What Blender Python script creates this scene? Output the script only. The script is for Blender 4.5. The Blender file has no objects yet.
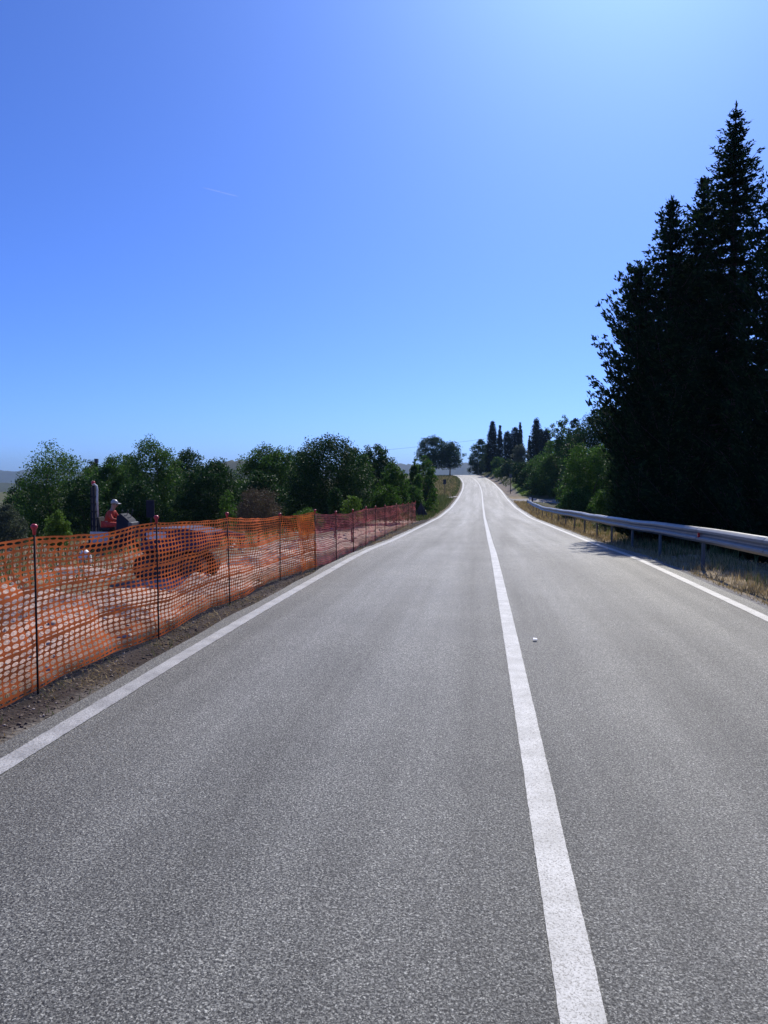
import bpy, bmesh, math, random
import numpy as np
from mathutils import Vector, Matrix

R = math.radians
D = bpy.data
C = bpy.context.scene.collection
sc = bpy.context.scene
rng = np.random.default_rng(7)

# ------------------------------------------------------------------ camera, sky, sun, exposure
F, H = 760.0, 1.7
PITCH = math.atan(37 / 760)
YAW = math.atan(96 * math.cos(PITCH) / 760)
cam = D.cameras.new('camera')
cam.sensor_fit = 'VERTICAL'
cam.sensor_height = 36.0
cam.lens = F / 1024 * 36.0
cam.clip_start = 0.05
cam.clip_end = 20000
cam_o = D.objects.new('camera', cam)
C.objects.link(cam_o)
cam_o.location = (0, 0, H)
cam_o.rotation_euler = (R(90) - PITCH, 0, YAW)
sc.camera = cam_o

SUN_EL, SUN_AZ = R(43), R(12)            # azimuth measured from +Y towards +X
world = D.worlds.new('World')
sc.world = world
world.use_nodes = True
wn, wl = world.node_tree.nodes, world.node_tree.links
bg = wn['Background']
sky = wn.new('ShaderNodeTexSky')
sky.sky_type = 'NISHITA'
sky.sun_disc = False
sky.sun_elevation = SUN_EL
sky.sun_rotation = SUN_AZ
sky.altitude = 300
sky.air_density = 0.7
sky.dust_density = 1.1
sky.ozone_density = 3.0
tint = wn.new('ShaderNodeMix')                # the phone's cool, saturated rendering of a clear sky
tint.data_type = 'RGBA'
tint.blend_type = 'MULTIPLY'
tint.inputs[0].default_value = 1.0
wl.new(sky.outputs[0], tint.inputs[6])
tint.inputs[7].default_value = (.335, .55, 1.09, 1)
wl.new(tint.outputs[2], bg.inputs['Color'])
bg.inputs['Strength'].default_value = 0.13

sun = D.lights.new('sun', 'SUN')
sun.energy = 4.2
sun.angle = R(0.53)
sun.color = (1.0, 0.94, 0.84)
sun_o = D.objects.new('sun', sun)
C.objects.link(sun_o)
S = Vector((math.sin(SUN_AZ) * math.cos(SUN_EL), math.cos(SUN_AZ) * math.cos(SUN_EL), math.sin(SUN_EL)))
sun_o.rotation_euler = S.to_track_quat('Z', 'Y').to_euler()
sun_o.location = (0, 0, 50)

vs = sc.view_settings
vs.view_transform = 'Standard'
vs.look = 'None'
vs.gamma = 1.0
vs.exposure = 0.25
vs.use_curve_mapping = False
sc.cycles.volume_step_rate = 5
sc.cycles.max_bounces = 8
sc.cycles.transparent_max_bounces = 12

# ------------------------------------------------------------------ measuring helpers
_fw = np.array([-math.sin(YAW) * math.cos(PITCH), math.cos(YAW) * math.cos(PITCH), -math.sin(PITCH)])
_rt = np.array([math.cos(YAW), math.sin(YAW), 0.0])
_up = np.cross(_rt, _fw)


def at(px, py, Y):
    """The point at distance Y along the road seen at photo pixel (px, py)."""
    r = _fw + _rt * (px - 384) / F + _up * (512 - py) / F
    return np.array([0, 0, H]) + r * (Y / r[1])


KY = [-400, 8, 18.2, 23.5, 53, 75, 100, 130, 160, 190, 215, 230, 245, 270, 320, 500]
KZ = [0, 0, -.14, -.38, -1.24, -1.5, -1.32, -.75, .02, 1.0, 1.55, 1.70, 1.62, 1.1, -1.5, -14]
XY = [-400, 110, 130, 160, 190, 229, 260, 300, 400, 500]
XX = [.33, .33, .22, -.3, -1.75, -5.1, -10, -19, -50, -95]
_g = np.arange(-400, 500.01, 1.0)


def _smooth(a, n):
    k = np.hanning(n + 2)[1:-1]
    k /= k.sum()
    return np.convolve(np.pad(a, n // 2, mode='edge'), k, mode='valid')[:len(a)]


_pz = _smooth(np.interp(_g, KY, KZ), 9)
_px = _smooth(np.interp(_g, XY, XX), 31)


def prof(y):
    return np.interp(y, _g, _pz)


def cx(y):
    return np.interp(y, _g, _px)


def sstep(a, b, x):
    t = np.clip((x - a) / (b - a), 0, 1)
    return t * t * (3 - 2 * t)


def vnoise(x, y, sc_, seed=0):
    """smooth value noise, vectorised"""
    x = np.asarray(x, float) * sc_
    y = np.asarray(y, float) * sc_
    xi, yi = np.floor(x), np.floor(y)
    xf, yf = x - xi, y - yi
    u, v = xf * xf * (3 - 2 * xf), yf * yf * (3 - 2 * yf)

    def h(i, j):
        n = np.sin(i * 127.1 + j * 311.7 + seed * 74.7) * 43758.5453
        return n - np.floor(n)
    return (h(xi, yi) * (1 - u) + h(xi + 1, yi) * u) * (1 - v) + (h(xi, yi + 1) * (1 - u) + h(xi + 1, yi + 1) * u) * v


def gz(x, y):
    """height of the ground sheet"""
    x = np.asarray(x, float)
    y = np.asarray(y, float)
    z = prof(y) - 0.03
    rel = x - cx(y)
    z = z - 0.05 * sstep(3.5, 3.2, np.abs(rel))
    dl = np.maximum(-rel - 3.3, 0)
    dr = np.maximum(rel - 3.3, 0)
    near = sstep(75, 45, y)
    rough = (vnoise(x, y, 1.1, 1) - .5) * .16 + (vnoise(x, y, 2.7, 2) - .5) * .10 + (vnoise(x, y, .35, 3) - .5) * .3
    site = sstep(.9, 2.2, dl) * near
    z = z + rough * site * sstep(.5, 2.0, dl)
    z = z - .12 * sstep(.2, 1.2, dl) - .35 * sstep(3.5, 9, dl) * near
    fall = 4.5 * sstep(110, 60, y) + 1.0
    z = z - fall * sstep(13, 34, dl)
    z = z - 14 * sstep(40, 320, dl) - 10 * sstep(300, 900, dl)
    # right side
    z = z - .10 * sstep(.1, .8, dr) + (vnoise(x, y, 1.7, 4) - .5) * .10 * sstep(.3, 1.2, dr)
    z = z - .7 * sstep(2.0, 6, dr) * sstep(110, 80, y)
    bank = np.interp(y, [104, 112, 122, 150, 190, 215, 250], [0, .35, 1.15, 1.8, 2.0, 1.2, .3])
    z = z + bank * sstep(.7, 4.2, dr) + (vnoise(x, y, .6, 5) - .5) * .35 * sstep(.5, 2, dr) * sstep(104, 118, y)
    z = z + .8 * bank * sstep(5, 20, dr)
    z = z - 12 * sstep(60, 320, dr)
    z = z - np.maximum(0, 20 + z) * 0
    far = sstep(320, 900, y)
    z = z * (1 - far) - 26 * far
    back = sstep(-60, -400, y)
    z = z - 10 * back
    return np.maximum(z, -34)


# ------------------------------------------------------------------ materials
def node_mat(name):
    m = D.materials.new(name)
    m.use_nodes = True
    return m, m.node_tree.nodes, m.node_tree.links, m.node_tree.nodes['Principled BSDF']


def ramp(n, stops):
    r = n.new('ShaderNodeValToRGB')
    e = r.color_ramp.elements
    while len(e) > 1:
        e.remove(e[0])
    e[0].position, e[0].color = stops[0][0], (*stops[0][1], 1)
    for p, c in stops[1:]:
        q = e.new(p)
        q.color = (*c, 1)
    return r


def noise(n, l, scale, detail=3, rough=.6, vec=None):
    t = n.new('ShaderNodeTexNoise')
    t.inputs['Scale'].default_value = scale
    t.inputs['Detail'].default_value = detail
    t.inputs['Roughness'].default_value = rough
    if vec is not None:
        l.new(vec, t.inputs['Vector'])
    return t


def mixc(n, l, a, b, f, mode='MIX'):
    m = n.new('ShaderNodeMix')
    m.data_type = 'RGBA'
    m.blend_type = mode
    for s, v in ((m.inputs[6], a), (m.inputs[7], b)):
        if isinstance(v, tuple):
            s.default_value = (*v, 1)
        else:
            l.new(v, s)
    if isinstance(f, (int, float)):
        m.inputs[0].default_value = f
    else:
        l.new(f, m.inputs[0])
    return m.outputs[2]


def bump(n, l, bs, h, strength, dist):
    b = n.new('ShaderNodeBump')
    b.inputs['Strength'].default_value = strength
    b.inputs['Distance'].default_value = dist
    l.new(h, b.inputs['Height'])
    l.new(b.outputs[0], bs.inputs['Normal'])


def plain(name, col, rough=.6, metal=0, var=.25, scale=8, bmp=0):
    m, n, l, b = node_mat(name)
    g = n.new('ShaderNodeNewGeometry')
    t = noise(n, l, scale, 4, .65, g.outputs['Position'])
    lo = tuple(c * (1 - var) for c in col)
    hi = tuple(min(1, c * (1 + var)) for c in col)
    r = ramp(n, [(.3, lo), (.7, hi)])
    l.new(t.outputs[0], r.inputs[0])
    l.new(r.outputs[0], b.inputs['Base Color'])
    b.inputs['Roughness'].default_value = rough
    b.inputs['Metallic'].default_value = metal
    if bmp:
        bump(n, l, b, t.outputs[0], .5, bmp)
    return m


def leaf_mat(name, c1, c2, c3=None, trans=.3, rough=.55, spec=.12):
    m, n, l, b = node_mat(name)
    g = n.new('ShaderNodeNewGeometry')
    r = ramp(n, [(0, c1), (.75, c2), (1, c3 or c2)])
    l.new(g.outputs['Random Per Island'], r.inputs[0])
    l.new(r.outputs[0], b.inputs['Base Color'])
    b.inputs['Roughness'].default_value = rough
    b.inputs['Specular IOR Level'].default_value = spec
    t = n.new('ShaderNodeBsdfTranslucent')
    k = mixc(n, l, r.outputs[0], (1.0, 1.0, .35), .25, 'MULTIPLY')
    l.new(k, t.inputs['Color'])
    mx = n.new('ShaderNodeMixShader')
    mx.inputs[0].default_value = trans
    l.new(b.outputs[0], mx.inputs[1])
    l.new(t.outputs[0], mx.inputs[2])
    l.new(mx.outputs[0], n['Material Output'].inputs['Surface'])
    return m


def asphalt_mat():
    m, n, l, b = node_mat('asphalt')
    g = n.new('ShaderNodeNewGeometry')
    P = g.outputs['Position']

    def math_(op, a_, b_, c_=None):
        k = n.new('ShaderNodeMath')
        k.operation = op
        for i, q in enumerate((a_, b_, c_)):
            if q is None:
                continue
            if isinstance(q, (int, float)):
                k.inputs[i].default_value = q
            else:
                l.new(q, k.inputs[i])
        return k.outputs[0]
    v = n.new('ShaderNodeTexVoronoi')
    v.inputs['Scale'].default_value = 185
    l.new(P, v.inputs['Vector'])
    sp = n.new('ShaderNodeSeparateColor')
    l.new(v.outputs['Color'], sp.inputs[0])
    fine = noise(n, l, 300, 2, .7, P)
    # aggregate: most stones mid grey, a few pale, some dark; shade of the pits between them painted in
    stone = ramp(n, [(.15, (.030, .030, .026)), (.32, (.072, .072, .063)), (.52, (.131, .130, .113)), (.70, (.207, .205, .178)), (.82, (.315, .312, .27)), (.92, (.6, .595, .52))])
    l.new(math_('ADD', math_('MULTIPLY', sp.outputs[0], .74), math_('MULTIPLY', fine.outputs[0], .26)), stone.inputs[0])
    pit = noise(n, l, 84, 3, .7, P)
    pr = ramp(n, [(.38, (.06, .06, .06)), (.45, (.6, .6, .6)), (.52, (1.08, 1.08, 1.08)), (.72, (1.3, 1.3, 1.3))])
    l.new(pit.outputs[0], pr.inputs[0])
    c = mixc(n, l, stone.outputs[0], pr.outputs[0], 1.0, 'MULTIPLY')
    # wheel paths and worn patches, drawn out along the road
    mp = n.new('ShaderNodeMapping')
    mp.inputs['Scale'].default_value = (1.35, .035, 1)
    l.new(P, mp.inputs['Vector'])
    streak = noise(n, l, 1.0, 4, .6, mp.outputs[0])
    r2 = ramp(n, [(.32, (.76, .76, .76)), (.5, (1, 1, 1)), (.68, (1.26, 1.26, 1.25))])
    l.new(streak.outputs[0], r2.inputs[0])
    c = mixc(n, l, c, r2.outputs[0], 1.0, 'MULTIPLY')
    blot = noise(n, l, .5, 5, .65, P)
    r3 = ramp(n, [(.3, (.78, .78, .78)), (.7, (1.18, 1.18, 1.18))])
    l.new(blot.outputs[0], r3.inputs[0])
    c = mixc(n, l, c, r3.outputs[0], 1.0, 'MULTIPLY')
    l.new(c, b.inputs['Base Color'])
    rr_ = ramp(n, [(.35, (.65, .65, .65)), (.65, (.54, .54, .54))])
    l.new(streak.outputs[0], rr_.inputs[0])
    l.new(rr_.outputs[0], b.inputs['Roughness'])
    b.inputs['Specular IOR Level'].default_value = .40
    bump(n, l, b, math_('ADD', math_('MULTIPLY', pit.outputs[0], 1.4), math_('MULTIPLY', sp.outputs[0], .5)), .7, .008)
    return m


def paint_mat():
    m, n, l, b = node_mat('road_paint')
    g = n.new('ShaderNodeNewGeometry')
    P = g.outputs['Position']
    t = noise(n, l, 130, 3, .7, P)
    big = noise(n, l, 3.5, 4, .6, P)
    r = ramp(n, [(.30, (.07, .07, .065)), (.40, (.18, .178, .17)), (.48, (.42, .42, .40)), (.62, (.50, .50, .475)), (.75, (.64, .635, .61))])
    l.new(t.outputs[0], r.inputs[0])
    r2 = ramp(n, [(.32, (.68, .68, .68)), (.6, (1.05, 1.05, 1.05))])
    l.new(big.outputs[0], r2.inputs[0])
    c = mixc(n, l, r.outputs[0], r2.outputs[0], 1.0, 'MULTIPLY')
    l.new(c, b.inputs['Base Color'])
    b.inputs['Roughness'].default_value = .55
    bump(n, l, b, t.outputs[0], .4, .004)
    return m


def ground_mat():
    m, n, l, b = node_mat('ground_soil')
    a = n.new('ShaderNodeAttribute')
    a.attribute_name = 'soil_colour'
    g = n.new('ShaderNodeNewGeometry')
    P = g.outputs['Position']
    t1 = noise(n, l, 28, 5, .7, P)
    t2 = noise(n, l, 3.0, 5, .65, P)
    v = n.new('ShaderNodeTexVoronoi')
    v.inputs['Scale'].default_value = 26
    l.new(P, v.inputs['Vector'])
    r1 = ramp(n, [(.3, (.5, .48, .46)), (.5, (.95, .95, .95)), (.72, (1.5, 1.5, 1.48))])
    l.new(t1.outputs[0], r1.inputs[0])
    r2 = ramp(n, [(.3, (.65, .64, .62)), (.68, (1.28, 1.28, 1.25))])
    l.new(t2.outputs[0], r2.inputs[0])
    c = mixc(n, l, a.outputs['Color'], r1.outputs[0], .9, 'MULTIPLY')
    c = mixc(n, l, c, r2.outputs[0], 1.0, 'MULTIPLY')
    l.new(c, b.inputs['Base Color'])
    b.inputs['Roughness'].default_value = .95
    b.inputs['Specular IOR Level'].default_value = .15
    ad = n.new('ShaderNodeMath')
    ad.operation = 'ADD'
    l.new(t1.outputs[0], ad.inputs[0])
    l.new(v.outputs[0], ad.inputs[1])
    bump(n, l, b, ad.outputs[0], .8, .02)
    return m


M = {}
M['asphalt'] = asphalt_mat()
M['paint'] = paint_mat()
M['ground'] = ground_mat()
M['bark'] = plain('bark', (.075, .06, .047), .9, var=.5, scale=14, bmp=.02)
M['conifer_bark'] = plain('conifer_bark', (.05, .038, .03), .9, var=.5, scale=14, bmp=.02)
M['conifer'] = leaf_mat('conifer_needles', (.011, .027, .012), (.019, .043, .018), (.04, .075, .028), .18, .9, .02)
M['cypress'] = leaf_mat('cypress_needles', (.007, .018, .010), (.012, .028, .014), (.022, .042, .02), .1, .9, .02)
M['oak'] = leaf_mat('oak_leaves', (.032, .080, .015), (.060, .138, .024), (.115, .20, .045), .4)
M['dark_leaf'] = leaf_mat('dark_evergreen_leaves', (.013, .042, .012), (.027, .074, .018), (.06, .12, .03), .27)
M['mid_leaf'] = leaf_mat('mid_green_leaves', (.034, .085, .014), (.062, .145, .022), (.115, .20, .038), .42)
M['light_leaf'] = leaf_mat('light_green_leaves', (.06, .12, .016), (.11, .20, .03), (.17, .26, .06), .42)
M['grey_leaf'] = leaf_mat('grey_green_leaves', (.05, .072, .045), (.085, .11, .07), (.15, .17, .12), .3)
M['dry_leaf'] = leaf_mat('dry_brown_twigs', (.07, .05, .035), (.13, .095, .065), (.09, .11, .05), .25)
M['straw'] = leaf_mat('dry_straw', (.24, .175, .085), (.42, .32, .17), (.58, .46, .27), .3, .7)
M['weed'] = leaf_mat('green_weed', (.06, .085, .028), (.11, .14, .05), (.2, .19, .09), .35, .7)
M['lawn'] = leaf_mat('fresh_green_grass', (.09, .15, .03), (.15, .22, .05), None, .35, .7)
M['net_orange'] = leaf_mat('orange_plastic_net', (.93, .215, .055), (.93, .215, .055), None, .5, .5)
M['net_bright'] = leaf_mat('bright_orange_plastic_net', (.9, .25, .05), (.9, .25, .05), None, .55, .5)
M['net_shade'] = leaf_mat('shade_red_plastic_net', (.60, .14, .125), (.60, .14, .125), None, .48, .5)  # far net: tree shade and slanted view put into its darker red
M['rod'] = plain('rusty_steel_rod', (.035, .024, .02), .8, .3, .4, 20)
M['cap'] = plain('red_plastic_cap', (.5, .03, .04), .35, 0, .1)
M['galv'] = plain('galvanised_steel', (.22, .23, .24), .46, .5, .16, 5)
M['galv_post'] = plain('dull_steel_post', (.11, .115, .12), .65, .4, .25, 6)
M['red_reflector'] = plain('red_reflector', (.5, .01, .015), .25, 0, .1)
M['blue_paint'] = plain('dark_blue_machine_paint', (.007, .011, .026), .85, 0, .35, 9)
M['violet_paint'] = plain('violet_blue_cover', (.045, .038, .085), .9, 0, .3, 5)
M['rubber'] = plain('black_rubber', (.02, .02, .02), .85, 0, .3, 10, .01)
M['white_paint'] = plain('dusty_white_panel', (.62, .6, .6), .5, 0, .15, 6)
M['steel_dark'] = plain('dark_machine_steel', (.045, .05, .06), .5, .6, .3, 9)
M['sign_back'] = plain('dark_sign_back', (.03, .033, .045), .6, .2, .2, 4)
M['sign_white'] = plain('white_sign_face', (.75, .75, .75), .45, 0, .08, 4)
M['skin'] = plain('skin', (.42, .25, .18), .5, 0, .1)
M['jacket'] = plain('red_orange_workwear', (.5, .055, .03), .75, 0, .25, 12)
M['trousers'] = plain('red_work_trousers', (.5, .055, .04), .8, 0, .25, 12)
M['helmet'] = plain('white_helmet', (.38, .37, .35), .3, 0, .05)
M['boots'] = plain('black_boots', (.02, .018, .016), .7)
M['stone'] = plain('pale_limestone', (.36, .31, .27), .9, 0, .35, 6, .02)
M['hill'] = plain('wooded_hill', (.022, .035, .016), .95, 0, .4, .02)
M['wood_pole'] = plain('weathered_pole', (.16, .13, .1), .85, 0, .3, 10)
M['scrap'] = plain('white_paper', (.8, .8, .78), .7, 0, .05)
M['mulch'] = plain('bark_mulch', (.10, .075, .06), .95, 0, .6, 40)
M['gravel'] = plain('pale_gravel', (.36, .335, .31), .95, 0, .3, 12, .02)
M['side_asphalt'] = plain('old_grey_asphalt', (.17, .165, .16), .85, 0, .25, 9, .01)
M['hose'] = plain('pale_hose', (.55, .55, .55), .5)


# ------------------------------------------------------------------ mesh helpers
class MB:
    def __init__(s):
        s.v, s.f = [], []

    def add(s, v, f):
        k = len(s.v)
        s.v += [tuple(p) for p in v]
        s.f += [tuple(i + k for i in q) for q in f]

    def box(s, c, d, rot=None, taper=1.0):
        x, y, z = d[0] / 2, d[1] / 2, d[2] / 2
        vv = []
        for sz in (-1, 1):
            k = 1 if sz < 0 else taper
            for sx, sy in ((-1, -1), (1, -1), (1, 1), (-1, 1)):
                p = Vector((sx * x * k, sy * y * k, sz * z))
                if rot:
                    p = rot @ p
                vv.append(p + Vector(c))
        s.add(vv, [(3, 2, 1, 0), (4, 5, 6, 7), (0, 1, 5, 4), (1, 2, 6, 5), (2, 3, 7, 6), (3, 0, 4, 7)])

    def tube(s, pts, rad, n=8, cap=True):
        pts = [Vector(p) for p in pts]
        if isinstance(rad, (int, float)):
            rad = [rad] * len(pts)
        vv, ff = [], []
        ref = None
        for i, p in enumerate(pts):
            t = (pts[min(i + 1, len(pts) - 1)] - pts[max(i - 1, 0)]).normalized()
            if ref is None:
                ref = Vector((1, 0, 0)) if abs(t.x) < .9 else Vector((0, 1, 0))
            a = (ref - t * ref.dot(t)).normalized()
            b = t.cross(a)
            ref = a
            for k in range(n):
                w = 2 * math.pi * k / n
                vv.append(p + (a * math.cos(w) + b * math.sin(w)) * rad[i])
        for i in range(len(pts) - 1):
            for k in range(n):
                k2 = (k + 1) % n
                ff.append((i * n + k, i * n + k2, (i + 1) * n + k2, (i + 1) * n + k))
        if cap:
            ff.append(tuple(range(n))[::-1])
            ff.append(tuple((len(pts) - 1) * n + k for k in range(n)))
        s.add(vv, ff)

    def prism(s, outline, a, b):
        """outline: 2-D points; a, b functions giving the 3-D point on either face"""
        n = len(outline)
        s.add([a(p) for p in outline] + [b(p) for p in outline],
              [tuple(range(n))[::-1], tuple(range(n, 2 * n))] + [(i, (i + 1) % n, n + (i + 1) % n, n + i) for i in range(n)])

    def build(s, name, mat, parent=None, smooth=False, bevel=0):
        me = D.meshes.new(name)
        me.from_pydata(s.v, [], s.f)
        me.materials.append(mat)
        bm = bmesh.new()
        bm.from_mesh(me)
        bmesh.ops.recalc_face_normals(bm, faces=bm.faces)
        bm.to_mesh(me)
        bm.free()
        if smooth:
            me.polygons.foreach_set('use_smooth', [True] * len(me.polygons))
        return link(name, me, parent, bevel)


def link(name, me, parent=None, bevel=0):
    o = D.objects.new(name, me)
    C.objects.link(o)
    if parent:
        o.parent = parent
    if bevel:
        b = o.modifiers.new('edge', 'BEVEL')
        b.width = bevel
        b.segments = 2
    return o


def mesh_np(name, v, f, mat, parent=None, smooth=False):
    """v (N,3), f (M,k) with k = 3 or 4"""
    me = D.meshes.new(name)
    v = np.asarray(v, np.float32)
    f = np.asarray(f, np.int32)
    me.vertices.add(len(v))
    me.vertices.foreach_set('co', v.ravel())
    k = f.shape[1]
    me.loops.add(f.size)
    me.loops.foreach_set('vertex_index', f.ravel())
    me.polygons.add(len(f))
    me.polygons.foreach_set('loop_start', np.arange(0, f.size, k, dtype=np.int32))
    me.update(calc_edges=True)
    me.materials.append(mat)
    if smooth:
        me.polygons.foreach_set('use_smooth', np.ones(len(f), bool))
    me.validate()
    return link(name, me, parent)


def tag(o, label=None, cat=None, group=None, kind=None):
    if label:
        o['label'] = label
    if cat:
        o['category'] = cat
    if group:
        o['group'] = group
    if kind:
        o['kind'] = kind
    return o


def thing(name, label, cat, loc=(0, 0, 0), rz=0, group=None):
    o = D.objects.new(name, None)
    C.objects.link(o)
    o.location = tuple(float(a) for a in loc)
    o.rotation_euler = (0, 0, rz)
    o.empty_display_size = .2
    return tag(o, label, cat, group)


# ------------------------------------------------------------------ the setting: ground, road, markings, hills
def axis(parts):
    out = []
    for a, b, n in parts:
        out += list(np.linspace(a, b, n, endpoint=False))
    return np.array(out + [parts[-1][1]])


gx = np.concatenate([-np.geomspace(3500, 60, 40), axis([(-55, -12, 44), (-12, -2.6, 76), (-2.6, 2.6, 10), (2.6, 7, 36), (7, 40, 40)]), np.geomspace(45, 3500, 40)])
gy = np.concatenate([-np.geomspace(1500, 12, 24), axis([(-10, 2, 10), (2, 26, 150), (26, 60, 90), (60, 130, 90), (130, 300, 100)]), np.geomspace(310, 3500, 50)])
GX, GY = np.meshgrid(gx, gy)
GX = GX + cx(np.minimum(GY, 300)) - .33
GZ = gz(GX, GY)
nx, ny = len(gx), len(gy)
idx = np.arange(nx * ny).reshape(ny, nx)
quads = np.stack([idx[:-1, :-1], idx[:-1, 1:], idx[1:, 1:], idx[1:, :-1]], -1).reshape(-1, 4)
ground = mesh_np('ground', np.stack([GX, GY, GZ], -1).reshape(-1, 3), quads, M['ground'], smooth=True)
ground['kind'] = 'structure'


def soil_colour(x, y):
    rel = x - cx(np.minimum(y, 300))
    n1, n2 = vnoise(x, y, .5, 11), vnoise(x, y, 1.9, 12)
    w = (n1 - .5) * .5 + (n2 - .5) * .35

    def L(c, d, t):
        return c * (1 - t[..., None]) + np.array(d) * t[..., None]
    c = np.ones(x.shape + (3,)) * np.array([.10, .105, .05])
    # left verge and works
    dl, dr = -rel - 3.25 + w * .5, rel - 3.25 + w * .5
    site = sstep(60, 46, y + w * 6) * sstep(-.05, .15, dl)
    c = L(c, (.25, .17, .13), site * sstep(30, 18, dl))
    c = L(c, (.052, .040, .035), site * sstep(1.15, .75, dl))
    c = L(c, (.024, .020, .020), site * sstep(.42, .55, dl) * sstep(.95, .75, dl))  # darker mulch at the net's foot, the net's shadow put into the colour
    c = L(c, (.52, .375, .305), site * sstep(1.25, 1.7, dl) * sstep(3.3, 2.7, dl))
    c = L(c, (.19, .15, .10), site * sstep(2.5, 3.4, dl) * sstep(8, 5, dl))
    c = L(c, (.42, .285, .22), site * sstep(4.5, 6.0, dl) * sstep(9, 7, dl) * .6)
    c = L(c, (.13, .11, .07), sstep(46, 60, y) * sstep(-.05, .2, dl) * sstep(6, 2, dl) * sstep(170, 130, y))
    c = L(c, (.17, .16, .15), sstep(-.1, .0, dl) * sstep(.14, .02, dl))
    # right verge
    right = sstep(-.1, .05, dr)
    c = L(c, (.30, .235, .15), right * sstep(3.0, 1.6, dr) * sstep(118, 100, y))
    c = L(c, (.24, .23, .22), right * sstep(.55, .3, dr) * sstep(118, 100, y))
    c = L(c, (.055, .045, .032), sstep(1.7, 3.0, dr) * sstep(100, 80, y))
    c = L(c, (.20, .17, .145), right * sstep(104, 112, y) * sstep(3.4, 1.6, dr))
    c = L(c, (.12, .18, .04), sstep(1.7, 2.5, dr) * sstep(106, 112, y) * sstep(140, 132, y) * sstep(16, 11, dr))
    return np.clip(c, 0, 1)


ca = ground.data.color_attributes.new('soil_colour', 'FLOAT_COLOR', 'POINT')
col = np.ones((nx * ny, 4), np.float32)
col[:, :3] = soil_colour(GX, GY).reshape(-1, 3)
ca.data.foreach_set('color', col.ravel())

ry = np.concatenate([np.arange(-30, 60, 1.0), np.arange(60, 420, 2.0)])


def strip(name, offs, lift, mat, y=ry, wob=0, freq=.9):
    x0 = cx(y)
    dxy = np.gradient(x0, y)
    nrm = 1 / np.sqrt(1 + dxy ** 2)
    V = []
    for k, o in enumerate(offs):
        oo = o + (wob * (vnoise(y, y * 0, freq, k + 3) * .6 + vnoise(y, y * 0, freq * .23, k + 5) * .4 - .5) if wob and k in (0, len(offs) - 1) else 0)
        V.append(np.stack([x0 + oo * nrm, y - oo * nrm * dxy, prof(y) + lift + 0 * y], -1))
    V = np.stack(V, 1)
    n, k = V.shape[:2]
    i = np.arange(n * k).reshape(n, k)
    q = np.stack([i[:-1, :-1], i[:-1, 1:], i[1:, 1:], i[1:, :-1]], -1).reshape(-1, 4)
    o = mesh_np(name, V.reshape(-1, 3), q, mat, smooth=True)
    o['kind'] = 'structure'
    return o


ryf = np.concatenate([np.arange(-30, 60, .25), np.arange(60, 420, 2.0)])
strip('road', [-3.32, -2, 0, 2, 3.36], 0, M['asphalt'], ryf, .10)
ryl = np.concatenate([np.arange(-30, 1, 1.0), np.arange(1, 14, .03), np.arange(14, 30, .1), np.arange(30, 60, .5), np.arange(60, 420, 2.0)])
strip('centre_line', [-.073, .073], .004, M['paint'], ryl, .006, 26)
strip('edge_line', [-3.17, -3.02], .004, M['paint'], ryl, .012, 26)
strip('edge_line', [3.03, 3.17], .004, M['paint'], ryl, .008, 26)


def draped(name, pts, half, mat, lift=.03):
    """a sheet along pts laid on the ground"""
    pts = np.array(pts, float)
    t = np.linspace(0, len(pts) - 1, 60)
    X, Y = np.interp(t, range(len(pts)), pts[:, 0]), np.interp(t, range(len(pts)), pts[:, 1])
    tx, ty = np.gradient(X), np.gradient(Y)
    ln = np.hypot(tx, ty)
    V = []
    for o in np.linspace(-half, half, 9):
        x, y = X - ty / ln * o, Y + tx / ln * o
        V.append(np.stack([x, y, gz(x, y) + lift], -1))
    V = np.stack(V, 1)
    i = np.arange(V.shape[0] * 9).reshape(-1, 9)
    q = np.stack([i[:-1, :-1], i[:-1, 1:], i[1:, 1:], i[1:, :-1]], -1).reshape(-1, 4)
    o = mesh_np(name, V.reshape(-1, 3), q, mat, smooth=True)
    o['kind'] = 'structure'


draped('side_road', [(3.75, 96), (7, 98), (13, 100), (24, 101)], 3.2, M['side_asphalt'])
draped('driveway', [(-3.05, 104), (-6, 104.5), (-12, 105)], 1.3, M['gravel'])


def ridge(name, pts, depth, seed, bumps):
    """a long wooded hill: pts = (px, top py, Y)"""
    P = np.array([at(a, b, c) for a, b, c in pts])
    t = np.linspace(0, len(P) - 1, 240)
    X, Y, Z = (np.interp(t, range(len(P)), P[:, i]) for i in range(3))
    V = []
    prof_ = [(-1.0, 0), (-.7, .3), (-.4, .7), (-.15, .95), (0, 1), (.3, .8), (1, 0)]
    for k, (d, h) in enumerate(prof_):
        n1 = (vnoise(t * 6, t * 0 + k, 1, seed) - .5) * bumps * 1.2 + (vnoise(t * 22, t * 0 + k, 1, seed + 1) - .5) * bumps
        V.append(np.stack([X, Y + d * depth, -34 + (Z + 34) * h + n1 * (h > 0)], -1))
    V = np.stack(V, 1)
    n, k = V.shape[:2]
    i = np.arange(n * k).reshape(n, k)
    q = np.stack([i[:-1, :-1], i[:-1, 1:], i[1:, 1:], i[1:, :-1]], -1).reshape(-1, 4)
    o = mesh_np(name, V.reshape(-1, 3), q, M['hill'], smooth=True)
    o['kind'] = 'structure'
    return o


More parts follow.
